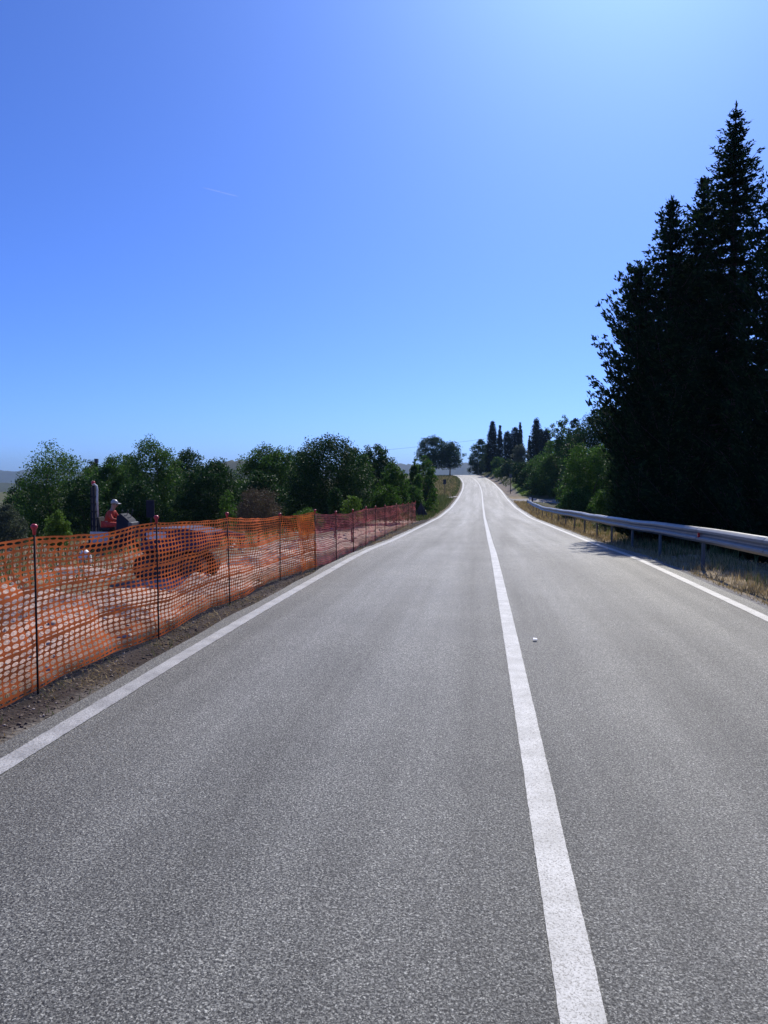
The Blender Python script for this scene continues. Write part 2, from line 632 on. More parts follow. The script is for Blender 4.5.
ridge('distant_hills', [(-420, 470, 2500), (-150, 466, 2700), (0, 471, 2800), (60, 470, 2800), (160, 474, 2900), (260, 468, 3000), (340, 472, 3000), (400, 464, 3000), (440, 467, 3000), (470, 463, 2900), (520, 468, 2800), (650, 470, 2700), (900, 466, 2500)], 350, 5, 7)
ridge('wooded_hill', [(150, 486, 850), (195, 472, 850), (215, 465, 850), (232, 461, 850), (246, 460, 850), (275, 468, 850), (320, 486, 850)], 120, 9, 2.2)
ridge('valley_side', [(-300, 490, 900), (-100, 482, 950), (0, 483, 1000), (25, 486, 1000), (60, 492, 1000)], 160, 12, 4)


# ------------------------------------------------------------------ foliage builders
def unit(n, r):
    v = r.normal(size=(n, 3))
    return v / np.linalg.norm(v, axis=1)[:, None]


def leaf_quads(c, L, W, r, axis_dir=None, spread=1.0):
    """diamond leaves at centres c with random turn; axis_dir biases the long axis"""
    n = len(c)
    a = unit(n, r)
    if axis_dir is not None:
        a = axis_dir + a * spread
        a /= np.linalg.norm(a, axis=1)[:, None]
    b = np.cross(a, unit(n, r))
    b /= np.linalg.norm(b, axis=1)[:, None] + 1e-9
    s = r.uniform(.7, 1.35, n)[:, None]
    a = a * L / 2 * s
    b = b * W / 2 * s
    v = np.stack([c - a, c + b - a * .1, c + a, c - b - a * .1], 1).reshape(-1, 3)
    return v, np.arange(4 * n).reshape(n, 4)


BUSHY = ([0, .15, .4, .6, .76, .88, .96, 1], [.88, .97, 1, .95, .8, .58, .32, .08])


def crown_points(h, rx, ry_, ncl, per, cr, r, lump=.35, hollow=.42, shape=None):
    """leaf centres for a crown h high, base at z=0, whose outline follows shape = (heights, half widths)"""
    sh = shape or BUSHY
    z = r.uniform(0, 1, ncl * 3)
    w = np.interp(z, *sh)
    keep = r.uniform(0, 1, ncl * 3) < np.clip(w, .25, 1)
    z = z[keep][:ncl]
    n = len(z)
    w = np.interp(z, *sh)
    a = r.uniform(0, 6.283, n)
    sd = r.uniform(0, 99)
    lp = vnoise(np.cos(a) * 1.7 + sd, np.sin(a) * 1.7 + z * 3.2, 1.25, 1) * .65 + vnoise(np.cos(a) * 3 - sd, np.sin(a) * 3 + z * 6, 1.3, 2) * .35
    rad = r.uniform(0, 1, n) ** hollow * w * (1 - lump + lump * 1.3 * lp * 1.25)
    tl = vnoise(np.cos(a) * rad * 2.2 + sd, np.sin(a) * rad * 2.2, 1.2, 3)
    z = z * (1 - lump * .55 * (1 - tl) * (z > .3))
    pts = np.stack([np.cos(a) * rad * rx, np.sin(a) * rad * ry_, z * h], 1)
    off = unit(n * per, r) * (r.uniform(0, 1, n * per) ** .5)[:, None] * cr * 1.7
    q = np.repeat(pts, per, 0) + off * np.array([1, 1, .75])
    return q, pts


def trunk_mesh(base, h_trunk, rad, targets, mat, parent, r):
    mb = MB()
    lean = r.normal(size=2) * .04 * h_trunk
    top = Vector((lean[0], lean[1], h_trunk))
    mb.tube([(0, 0, -.3), (0, 0, 0), (lean[0] * .4, lean[1] * .4, h_trunk * .5), top], [rad * 1.5, rad * 1.15, rad * .9, rad * .7], 7)
    for t in targets:
        t = Vector(t)
        s = Vector((0, 0, h_trunk)).lerp(top, 1) * r.uniform(.75, 1)
        mid = s.lerp(t, .5) + Vector(tuple(r.normal(size=3) * .08 * (t - s).length))
        mid.z += .08 * (t - s).length
        mb.tube([s, mid, s.lerp(t, .93)], [rad * .6, rad * .38, rad * .12], 5)
    return mb.build('trunk', mat, parent, True)


def plant(name, label, cat, px, top, hw, Y, mat, leaf=.13, ncl=260, per=26, bottom=None, group=None, cr=None, seed=None,
          lump=.4, hollow=.42, shape=None, trunk=.35, aspect=.55, od=3.3, depthk=1.0, part='crown', stem_mat='bark'):
    """a leafy plant whose top is seen at (px, top), half as wide as hw pixels, Y metres down the road"""
    r = np.random.default_rng(seed if seed is not None else int(px * 13 + top * 7 + Y))
    P = at(px, top, Y)
    g = float(gz(P[0], P[1]))
    rx = hw * Y / F
    h = max(P[2] - g, .4)
    t = thing(name, label, cat, (P[0], P[1], g), 0, group)
    z0 = 0.0 if bottom is None else max(at(px, bottom, Y)[2] - g, 0)
    cr = cr or min(rx * .13, .32 if Y < 70 else 9)
    h += .04 * h
    leaf *= .74
    ncl = int(ncl * 1.35)
    per = int(np.clip(2 * od * 1.7 * rx * (h - z0) / (leaf * leaf * aspect * .52) / ncl, 8, 130))
    q, cl = crown_points(h - z0, rx * 1.06, rx * depthk, ncl, per, cr, r, lump, hollow, shape)
    q[:, 2] *= (h / 1.04 - z0) / np.percentile(q[:, 2], 99.7)
    q[:, 2] = np.clip(q[:, 2], -z0 * .8, None)
    q[:, 2] += z0
    v, f = leaf_quads(q, leaf, leaf * aspect, r)
    mesh_np(part, v, f, M[mat], t)
    pick = cl[r.choice(len(cl), 7, replace=False)] + np.array([0, 0, z0])
    trunk_mesh(None, max(z0, h * .3), max(.03, min(.22, h * .018)), pick, M[stem_mat], t, r)
    return t


def conifer(label, px, top, Y, rad, seed, low=.3, dens=1.0, keep_off=None, shape_p=.7, uplift=.35, gap=.34, flat=1.0):
    """a tall fir: whorls of branches that droop out and turn up at their tips, clothed with sprays of needles"""
    r = np.random.default_rng(seed)
    P = at(px, top, Y)
    g = float(gz(P[0], P[1]))
    h = P[2] - g
    t = thing('conifer_tree', label, 'tree', (P[0], P[1], g), 0, 'tall dark conifers behind the guardrail')
    mb = MB()
    mb.tube([(0, 0, -.3), (0, 0, h * .3), (.03, .02, h * .7), (0, 0, h)], [.26, .2, .1, .012], 8)
    cen, ax = [], []
    tw = mb
    z = low
    while z < h - .12:
        k = 1 - z / h
        L0 = rad * (k ** shape_p) * r.uniform(.8, 1.12) + .03
        nb = int(r.integers(6, 9)) if k > .1 else 5
        a0 = r.uniform(0, 6.28)
        for i in range(nb):
            a = a0 + 6.283 * i / nb + r.normal() * .25
            L = L0 * r.uniform(.6, 1.12)
            dirx, diry = math.cos(a), math.sin(a)
            if keep_off is not None and z < 2.4:
                lim = P[0] + dirx * L
                if lim < keep_off and dirx < 0:
                    L = max(.3, (keep_off - P[0]) / dirx)
            sN = max(4, int(L / .16))
            s = np.linspace(.04, 1, sN)
            up = uplift * r.uniform(.6, 1.4)
            zz = z + L * (up * s - .28 * s * (1 - s) * 2 + .22 * s ** 3 * r.uniform(.4, 1.6))
            side = r.normal() * .08 * L
            bx = dirx * L * s - diry * side * s * s
            by = diry * L * s + dirx * side * s * s
            path = np.stack([bx, by, zz], 1)
            tw.tube([tuple(path[0]), tuple(path[sN // 2]), tuple(path[-1])], [.022 * L0 ** .5, .014, .005], 4, False)
            # side shoots both ways, shorter towards the tip
            for j in range(sN):
                wl_ = (.09 + .10 * min(L0, 1) + .13 * L0 * (1 - s[j] ** 1.8)) * r.uniform(.6, 1.25) * min(1, .35 + L0)
                for sg in (-1, 1):
                    m = max(3, int(wl_ / .022 * dens))
                    u = r.uniform(0, 1, m) ** .8
                    dv = np.array([dirx * .75 - sg * diry, diry * .75 + sg * dirx, (.34 + .3 * s[j]) * flat])
                    dv /= np.linalg.norm(dv)
                    c = path[j] + dv * (wl_ * u)[:, None] + r.normal(size=(m, 3)) * np.array([.045, .045, .045])
                    cen.append(c)
                    ax.append(np.tile(dv * .9, (m, 1)) + np.array([0, 0, .35 * flat]))
        z += gap * (.5 + .5 * min(1, k * 2.2)) * r.uniform(.75, 1.2)
    # the leader
    lz = np.linspace(h - .9, h + .05, 26)
    c = np.stack([r.normal(size=26) * .025, r.normal(size=26) * .025, lz], 1)
    cen.append(c)
    ax.append(np.tile([0, 0, 1.0], (26, 1)) + r.normal(size=(26, 3)) * .4)
    cen, ax = np.concatenate(cen), np.concatenate(ax)
    v, f = leaf_quads(cen, .16, .058, r, ax, .5)
    mesh_np('crown', v, f, M['conifer'], t)
    tw.build('trunk', M['conifer_bark'], t, True)
    return t


# ------------------------------------------------------------------ trees on the right
RAIL_X = 4.45
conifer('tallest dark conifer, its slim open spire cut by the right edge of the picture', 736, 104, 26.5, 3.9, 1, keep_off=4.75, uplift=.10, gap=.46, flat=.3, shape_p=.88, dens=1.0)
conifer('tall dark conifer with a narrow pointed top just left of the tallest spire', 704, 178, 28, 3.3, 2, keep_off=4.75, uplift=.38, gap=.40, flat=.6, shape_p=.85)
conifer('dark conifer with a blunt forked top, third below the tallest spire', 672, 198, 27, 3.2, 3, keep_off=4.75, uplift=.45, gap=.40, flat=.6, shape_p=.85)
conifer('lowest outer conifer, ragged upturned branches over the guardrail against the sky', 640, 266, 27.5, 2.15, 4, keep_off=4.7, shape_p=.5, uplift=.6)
conifer('dark conifer mostly hidden behind the others, added to block the light under the spires', 690, 255, 32, 3.2, 5, keep_off=4.75, dens=.8)  # backing tree added to block light between the front conifers
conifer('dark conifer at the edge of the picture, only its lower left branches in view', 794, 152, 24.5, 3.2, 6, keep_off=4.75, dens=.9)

TR = 'trees and bushes beyond the guardrail'
plant('tree', 'large round crowned tree peeping over the bushes just left of the conifers', 'tree', 607, 408, 43, 80, 'dark_leaf', .22, 700, 26, None, TR, seed=21, lump=.2)
plant('tree', 'slender airy tree with a thin topmost tuft beside a dark column', 'tree', 561, 418, 14, 105, 'oak', .26, 200, 22, None, TR, od=2.6, seed=22, lump=.45)
plant('cypress_tree', 'broad dark columnar tree between airy tree and round tree', 'tree', 575, 420, 10, 100, 'cypress', .24, 300, 22, None, TR, seed=23, shape=([0, .3, .8, 1], [.9, 1, .9, .45]))
plant('bush', 'big rounded mid green bush behind the guardrail, left of the conifers', 'bush', 592, 446, 27, 52, 'mid_leaf', .16, 420, 26, 520, TR, seed=24, lump=.3, shape=([0, .3, .8, 1], [.95, 1, .95, .7]))
plant('bush', 'leafy mid green bush between side road and rounded bush', 'bush', 553, 455, 21, 108, 'oak', .24, 330, 24, 500, TR, seed=25)
plant('bush', 'low dark bush at the far end of the guardrail', 'bush', 537, 470, 12, 110, 'dark_leaf', .2, 220, 20, 500, TR, seed=26)
plant('bush', 'low bright green bush leaning over the rail at the foot of the conifers', 'bush', 612, 486, 20, 40, 'mid_leaf', .13, 260, 24, 526, TR, seed=27)
plant('bush', 'low olive bush just behind the rail under the rounded bush', 'bush', 577, 490, 17, 50, 'oak', .14, 240, 22, 520, TR, seed=28)
plant('bush', 'tall dark shrub squeezed between rounded bush and conifer branches', 'bush', 626, 440, 20, 38, 'dark_leaf', .13, 380, 24, 525, TR, seed=29)
plant('bush', 'shaded olive bush seen between side road bush and rail', 'bush', 567, 478, 11, 72, 'oak', .17, 200, 20, 510, TR, seed=30)
plant('bush', 'tall mixed green shrub rising behind the leafy bush near the side road', 'bush', 580, 452, 14, 72, 'oak', .2, 220, 22, 505, TR, seed=31)

for px, top, hw, Y, lab, sd in [(668, 462, 34, 36, 'dark shrub added for the black shade below the blunt topped conifer', 32), (725, 455, 36, 36, 'dark shrub added for the black shade below the tallest conifer spire', 33),
                                (775, 450, 30, 34, 'dark shrub added for the black shade at the right edge of the picture', 34)]:
    plant('bush', lab, 'bush', px, top, hw, Y, 'dark_leaf', .18, 400, 22, None, TR, seed=sd, lump=.2)  # shrubs added to cover sunlit ground where the shade is black

for px, top, hw, Y, lab, sd, mt in [(556, 441, 15, 128, 'green shrub filling the bank between the rightmost cypress and the airy tree', 35, 'oak'),
                                    (501, 467, 7, 172, 'low olive shrub on the bank just above the road edge below the cypresses', 36, 'oak'),
                                    (526, 470, 9, 118, 'low dark shrub at the top of the green grass patch', 37, 'dark_leaf')]:
    plant('bush', lab, 'bush', px, top, hw, Y, mt, .3, 220, 22, None, TR, seed=sd)

CY = 'cypresses on the rise beside the bend'
cyp = [(492.5, 422, 5, 208, 'pointed slim cypress at the left end of the cypress row'),
       (500, 426, 2.8, 214, 'very thin cypress right behind the leftmost pointed one'),
       (507.5, 432, 4.2, 205, 'short round topped cypress third from the left of the row'),
       (515.5, 428, 4.8, 208, 'blunt broad cypress standing against a thin taller spire'),
       (520.2, 423, 2.6, 214, 'thin spire of a cypress behind the blunt broad one'),
       (529.5, 436, 1.9, 212, 'smallest thinnest cypress in the gap of the row'),
       (536.7, 419.5, 5.6, 203, 'tallest and thickest cypress in the row'),
       (541.8, 430, 3.2, 208, 'slender cypress hard against the thickest one'),
       (546.2, 429, 4.2, 205, 'rounded cypress at the right end of the row')]
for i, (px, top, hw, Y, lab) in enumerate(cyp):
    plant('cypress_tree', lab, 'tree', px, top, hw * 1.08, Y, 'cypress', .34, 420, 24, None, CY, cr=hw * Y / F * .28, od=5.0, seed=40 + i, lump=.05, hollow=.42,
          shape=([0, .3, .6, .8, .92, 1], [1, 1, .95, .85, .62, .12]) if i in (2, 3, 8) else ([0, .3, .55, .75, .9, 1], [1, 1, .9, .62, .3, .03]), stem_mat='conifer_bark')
BU = 'bushes on the bank at the bend'
plant('tree', 'broad grey green tree at the inside of the bend left of the cypresses', 'tree', 481, 440, 12, 240, 'dark_leaf', .5, 300, 22, 474, BU, seed=60)
plant('bush', 'small dark tree with bare stem on the bank below the broad tree', 'bush', 487, 454, 6.5, 225, 'dark_leaf', .42, 160, 20, 468, BU, seed=61)
plant('bush', 'rounded dusty green bush below the leftmost pointed cypress', 'bush', 498, 457, 7, 190, 'oak', .36, 170, 20, 476, BU, seed=62)
plant('bush', 'dark bush on the bank above the grass patch', 'bush', 509, 459, 8, 162, 'dark_leaf', .32, 200, 20, 480, BU, seed=63)
plant('bush', 'pinkish brown flowering bush between blunt cypress and tallest cypress', 'bush', 520, 445, 8, 170, 'grey_leaf', .28, 180, 20, 470, BU, seed=64)
plant('bush', 'dark bush shading the grass patch beside the tall thin pole', 'bush', 521, 462, 10, 128, 'dark_leaf', .26, 240, 20, 486, BU, seed=65)
plant('bush', 'wide olive bush in front of the tallest cypress', 'bush', 538, 456, 13, 122, 'oak', .26, 260, 20, 492, BU, seed=66)
plant('bush', 'olive bush under the rounded rightmost cypress', 'bush', 551, 448, 10, 118, 'oak', .26, 220, 20, 488, BU, seed=67)

# ------------------------------------------------------------------ trees on the left
TL = 'trees beyond the construction site'
plant('oak_tree', 'airy oak with gappy crown at the left end of the tree line', 'tree', 54, 446, 46, 36, 'oak', .14, 360, 26, None, TL, od=1.9, seed=80, lump=.58, hollow=.5, cr=.3, shape=([0, .2, .5, .75, .88, .96, 1], [.85, 1, 1, .95, .78, .55, .25]))
plant('tree', 'mid green tree between the airy oak and the taller lumpy tree', 'tree', 112, 457, 31, 44, 'oak', .15, 330, 26, None, TL, seed=81)
plant('tree', 'tall lumpy mid green tree behind the dark blue board', 'tree', 155, 441, 37, 42, 'oak', .15, 420, 26, None, TL, od=2.4, seed=82, lump=.6)
plant('tree', 'dark rounded tree beside the lumpy one, at the dip of the tree line', 'tree', 188, 451, 26, 46, 'dark_leaf', .16, 330, 26, None, TL, seed=83)
plant('conifer_bush', 'spreading dark evergreen whose top slopes down towards the gap in the trees', 'tree', 208, 461, 36, 36, 'dark_leaf', .14, 380, 26, 525, TL, seed=84, shape=([0, .5, .85, 1], [1, 1, .7, .25]))
plant('tree', 'soft grey green tree right of the gap with the hill', 'tree', 268, 447, 33, 44, 'oak', .15, 400, 26, None, TL, seed=85)
plant('tree', 'broad dark round tree, the biggest crown of the left tree line', 'tree', 327, 438, 43, 38, 'dark_leaf', .13, 800, 30, None, TL, seed=86, lump=.16)
plant('tree', 'dark rounded tree right behind the broad round tree', 'tree', 377, 446, 22, 55, 'dark_leaf', .18, 260, 24, 510, TL, seed=87)
plant('shrub', 'lighter green upright shrub beside the broad round tree', 'shrub', 364, 455, 12, 42, 'oak', .14, 220, 22, 515, TL, seed=88)
plant('shrub', 'yellowish green topped shrub behind the far net', 'shrub', 394, 464, 16, 44, 'mid_leaf', .14, 260, 24, 515, TL, seed=89)
plant('shrub', 'small pointed shrub rising left of the end of the net', 'shrub', 414, 460, 9, 58, 'mid_leaf', .18, 190, 22, 510, TL, seed=90, shape=([0, .5, 1], [1, .9, .2]))
plant('shrub', 'tall loose shrub at the end of the far net', 'shrub', 425, 457, 12, 62, 'mid_leaf', .19, 240, 22, 514, TL, od=2.5, seed=91)
plant('shrub', 'narrow dark shrub behind the triangular sign', 'shrub', 429, 470, 5, 72, 'dark_leaf', .2, 150, 20, 512, TL, seed=92)
plant('shrub', 'low green shrub leaning over the far net', 'shrub', 386, 486, 19, 40, 'mid_leaf', .12, 260, 22, 520, TL, seed=93)
plant('shrub', 'leafy low shrub between the leaning shrub and the triangular sign', 'shrub', 412, 486, 13, 54, 'oak', .15, 220, 22, 516, TL, seed=94)
plant('dry_shrub', 'brown half dry twiggy shrub behind the orange net', 'shrub', 258, 489, 24, 24, 'dry_leaf', .07, 260, 26, 530, TL, od=1.8, seed=95, aspect=.3)
plant('shrub', 'small dark cone shaped shrub under the broad round tree', 'shrub', 335, 488, 8, 27, 'dark_leaf', .08, 240, 22, 516, TL, seed=96, lump=.1, shape=([0, .4, .8, 1], [.9, 1, .8, .4]))
plant('shrub', 'small bright green shrub beside the cone shaped shrub', 'shrub', 352, 496, 11, 24, 'light_leaf', .08, 120, 18, 520, TL, od=2.2, seed=97)
plant('shrub', 'low leafy weed shrub just above the bright orange net overlap', 'shrub', 308, 508, 16, 23, 'mid_leaf', .07, 140, 18, 528, TL, od=2.0, seed=98)
plant('shrub', 'thin light green sapling left of the brown dry shrub', 'shrub', 228, 490, 10, 27, 'mid_leaf', .09, 110, 18, 528, TL, od=1.2, seed=99, lump=.5)
plant('shrub', 'small sunlit yellow green shrub below the airy oak', 'shrub', 57, 511, 13, 22, 'light_leaf', .08, 160, 22, 548, TL, seed=100)
plant('shrub', 'grey green shrub cut by the left edge of the picture', 'shrub', 6, 505, 18, 24, 'grey_leaf', .08, 180, 20, 548, TL, seed=101)
plant('tree', 'dark low tree standing behind the blue mast', 'tree', 84, 478, 22, 34, 'dark_leaf', .13, 280, 24, 530, TL, seed=102)
plant('shrub', 'dark shrub filling the gap under the lumpy tree', 'shrub', 140, 482, 24, 34, 'dark_leaf', .13, 280, 24, 528, TL, seed=103)
plant('tree', 'dark low tree filling the shade behind the brown dry shrub', 'tree', 262, 472, 24, 34, 'dark_leaf', .13, 280, 24, 528, TL, seed=104)

for px, top, hw, Y, lab, sd in [
        (128, 457, 22, 47, 'green tree in the second row filling the dip left of the lumpy tree', 127),
        (213, 463, 16, 55, 'dark tree in the second row at the left rim of the gap with the hill', 128),
        (300, 453, 20, 56, 'dark tree in the second row between grey green tree and the biggest crown', 129),
        (354, 449, 18, 58, 'dark tree in the second row behind the right shoulder of the biggest crown', 130),
        (93, 463, 20, 50, 'dark tree in the second row just in front of the pole top', 126),
        (22, 482, 26, 46, 'dark low tree filling the shade behind the left side of the airy oak', 120),
        (100, 474, 34, 52, 'dark low tree in the second row behind worker and mast', 121),
        (172, 474, 34, 52, 'dark low tree in the second row between lumpy tree and sloping evergreen', 122),
        (243, 480, 26, 50, 'dark low tree closing the gap under the distant wooded hill', 123),
        (300, 470, 30, 50, 'dark low tree between the soft grey green tree and the broad round tree', 124),
        (392, 478, 28, 60, 'dark low tree in the second row behind the far net', 125)]:
    plant('tree', lab, 'tree', px, top, hw, Y, 'dark_leaf', .18, 300, 24, None, TL, seed=sd, lump=.3)
P_ = at(96.3, 459.5, 62)
g_ = float(gz(P_[0], P_[1]))
t = thing('utility_pole', 'dark pole whose blunt top pokes out of the trees right of the airy oak', 'pole', (P_[0], P_[1], g_))
mb = MB()
mb.tube([(0, 0, -.5), (0, 0, P_[2] - g_)], [.13, .09], 8)
mb.build('post', M['wood_pole'], t)
mb = MB()
mb.box((0, 0, P_[2] - g_ - .12), (.26, .26, .36))
mb.build('junction_box', M['steel_dark'], t)

CT = 'pair of trees at the crest'
for px, top, hw, lab, sd in [(433, 437, 18, 'left and larger of the two dark trees at the crest of the road', 110), (450, 442, 13, 'right and smaller of the two dark trees at the crest of the road', 111)]:
    plant('tree', lab, 'tree', px, top, hw, 212, 'dark_leaf', .46, 240, 22, 468, CT, od=3.0, seed=sd, lump=.45, hollow=.5, cr=.6, stem_mat='bark', shape=([0, .2, .5, .75, .9, 1], [.55, .9, 1, .85, .55, .15]))


# ------------------------------------------------------------------ grass (nobody could count it)
def blades(name, x, y, hgt, wid, mat, lean=.5, kind='stuff', seed=0, lift=0):
    r = np.random.default_rng(seed)
    n = len(x)
    z = gz(x, y) + lift
    a = r.uniform(0, 6.283, n)
    b = r.uniform(0, 6.283, n)
    ln = r.uniform(0, 1, n) * lean * hgt
    base = np.stack([x, y, z - .02], 1)
    wv = np.stack([np.cos(a), np.sin(a), 0 * a], 1) * (wid / 2)[:, None]
    tip = base + np.stack([np.cos(b) * ln, np.sin(b) * ln, hgt], 1)
    mid = base + np.stack([np.cos(b) * ln * .3, np.sin(b) * ln * .3, hgt * .55], 1)
    v = np.stack([base - wv, base + wv, mid + wv * .8, tip, mid - wv * .8], 1).reshape(-1, 3)
    i = np.arange(n)[:, None] * 5
    f = np.concatenate([i + np.array([0, 1, 2, 4]), i + np.array([4, 2, 3, 3])], 1).reshape(-1, 4)
    me = D.meshes.new(name)
    me.from_pydata(v.tolist(), [], [tuple(q) if q[2] != q[3] else tuple(q[:3]) for q in f.tolist()])
    me.materials.append(M[mat])
    o = link(name, me)
    o['kind'] = kind
    return o


def scatter(n, y0, y1, d0, d1, side, seed, clump=.5, gy_pow=1.0):
    """points beside the road: d metres out from its axis"""
    r = np.random.default_rng(seed)
    y = y0 + (y1 - y0) * r.uniform(0, 1, n * 3) ** gy_pow
    d = d0 + (d1 - d0) * r.uniform(0, 1, n * 3)
    x = cx(y) + side * d
    k = vnoise(x, y, 1.6, seed + 50) * .6 + vnoise(x, y, 4.5, seed + 51) * .4
    keep = np.argsort(-(k * clump + r.uniform(0, 1, n * 3) * (1 - clump)))[:n]
    return x[keep], y[keep], r


x, y, r = scatter(19000, 8, 60, 3.55, 5.6, 1, 1, .55, 1.7)
blades('dry_grass', x, y, r.uniform(.02, .13, len(x)) * (1 + .6 * (x > 4.2)), r.uniform(.005, .012, len(x)) * (1 + y / 30), 'straw', .9, seed=1)
x, y, r = scatter(3600, 9, 88, 4.3, 6.2, 1, 2, .8, 1.6)
blades('green_weeds', x, y, r.uniform(.08, .42, len(x)), r.uniform(.006, .014, len(x)) * (1 + y / 30), 'weed', .5, seed=2)
x, y, r = scatter(5000, 40, 90, 3.6, 5.6, 1, 3, .4, 1.0)
blades('dry_grass', x, y, r.uniform(.1, .4, len(x)), r.uniform(.03, .06, len(x)), 'straw', .7, seed=3)
x, y, r = scatter(9000, 48, 101.5, 3.6, 9, -1, 4, .5, 1.0)
blades('meadow_grass', x, y, r.uniform(.2, .9, len(x)) * np.clip((cx(y) - x - 3.3) / 1.5, .25, 1), r.uniform(.03, .07, len(x)), 'weed', .5, seed=4)
x, y, r = scatter(5000, 107, 200, 3.6, 11, -1, 5, .5, 1.0)
blades('dry_grass', x, y, r.uniform(.2, .7, len(x)) * np.clip((cx(y) - x - 3.3) / 1.5, .25, 1), r.uniform(.04, .08, len(x)), 'straw', .5, seed=5)
x, y, r = scatter(9000, 106, 215, 3.7, 14, -1, 6, .4, 1.0)
blades('meadow_grass', x, y, r.uniform(.2, .6, len(x)), r.uniform(.06, .12, len(x)), 'weed', .5, seed=6)
x, y, r = scatter(7000, 108, 138, 5.5, 12, 1, 7, .3, 1.0)
blades('meadow_grass', x, y, r.uniform(.08, .25, len(x)), r.uniform(.06, .12, len(x)), 'lawn', .5, seed=7)
x, y, r = scatter(5000, 140, 225, 4.6, 12, 1, 15, .5, 1.0)
blades('meadow_grass', x, y, r.uniform(.15, .5, len(x)), r.uniform(.06, .12, len(x)), 'weed', .5, seed=15)
# dead straw lying on the left verge, and dry weeds in the works
x, y, r = scatter(7000, 3.0, 40, 3.40, 4.4, -1, 8, .8, 2.3)
blades('straw_litter', x, y, r.uniform(.008, .05, len(x)), r.uniform(.003, .007, len(x)) * (1 + y / 20), 'straw', 3.2, seed=8, lift=.012)
x, y, r = scatter(1100, 3.2, 24, 3.34, 4.1, -1, 9, .97, 1.6)
blades('green_weeds', x, y, r.uniform(.015, .09, len(x)), r.uniform(.004, .008, len(x)), 'weed', 1.6, seed=9)
x, y, r = scatter(7000, 8, 46, 7.5, 16, -1, 10, .85, 1.0)
blades('dry_grass', x, y, r.uniform(.06, .34, len(x)), r.uniform(.008, .02, len(x)) * (1 + y / 40), 'straw', .9, seed=10)
x, y, r = scatter(6000, 8, 50, 7.5, 20, -1, 11, .8, 1.2)
blades('green_weeds', x, y, r.uniform(.1, .5, len(x)), r.uniform(.01, .03, len(x)) * (1 + y / 40), 'weed', .6, seed=11)


def stones(name, x, y, size, mat, seed):
    r = np.random.default_rng(seed)
    base = np.array([[1, 0, 0], [-1, 0, 0], [0, 1, 0], [0, -1, 0], [0, 0, 1], [0, 0, -1]], float)
    tri = np.array([[0, 2, 4], [2, 1, 4], [1, 3, 4], [3, 0, 4], [2, 0, 5], [1, 2, 5], [3, 1, 5], [0, 3, 5]])
    n = len(x)
    c = np.stack([x, y, gz(x, y)], 1)
    v = base[None] * size[:, None, None] * r.uniform(.5, 1.2, (n, 6, 3)) + r.normal(size=(n, 6, 3)) * (size * .22)[:, None, None]
    v[:, :, 2] *= .7
    v = (v + c[:, None] + np.array([0, 0, 0])).reshape(-1, 3)
    f = (np.arange(n)[:, None, None] * 6 + tri[None]).reshape(-1, 3)
    o = mesh_np(name, v, f, M[mat])
    o['kind'] = 'stuff'


x, y, r = scatter(2600, 2.6, 16, 3.42, 4.15, -1, 16, .3, 1.5)
stones('bark_chips', x, y, r.uniform(.006, .022, len(x)), 'mulch', 16)
x, y, r = scatter(2600, 3, 40, 4.2, 11, -1, 12, .5, 1.5)
stones('rubble', x, y, r.uniform(0, 1, len(x)) ** 4 * .12 + .012, 'stone', 12)
x, y, r = scatter(1500, 6, 40, 3.5, 4.1, 1, 13, .3, 1.6)
stones('gravel', x, y, r.uniform(.006, .018, len(x)), 'stone', 13)
x, y, r = scatter(500, 2.5, 26, 3.42, 4.3, -1, 14, .3, 1.6)
stones('gravel', x, y, r.uniform(.005, .02, len(x)), 'stone', 14)


# ------------------------------------------------------------------ safety nets on rods: orange near, shade-darkened red far
posts = [(-3.62, 3.7), (-3.53, 5.66), (-3.38, 7.65), (-3.36, 9.92), (-3.38, 12.6), (-3.12, 14.2)]
posts2 = [(-3.12, 14.2), (-3.04, 15.95), (-3.04, 18.2), (-3.16, 21.0), (-3.26, 23.6), (-3.4, 27.2), (-3.52, 32.0), (-3.66, 36.3), (-3.7, 39.2), (-3.76, 42.4), (-3.84, 45.8)]
hts = [1.36, 1.36, 1.31, 1.25, 1.14, 1.15]
net_hts = [1.34, 1.31, 1.31, 1.25, 1.14, 1.15]
hts2 = [1.15, 1.08, 1.07, 1.1, 1.12, 1.14, 1.16, 1.17, 1.2, 1.22, 1.26]


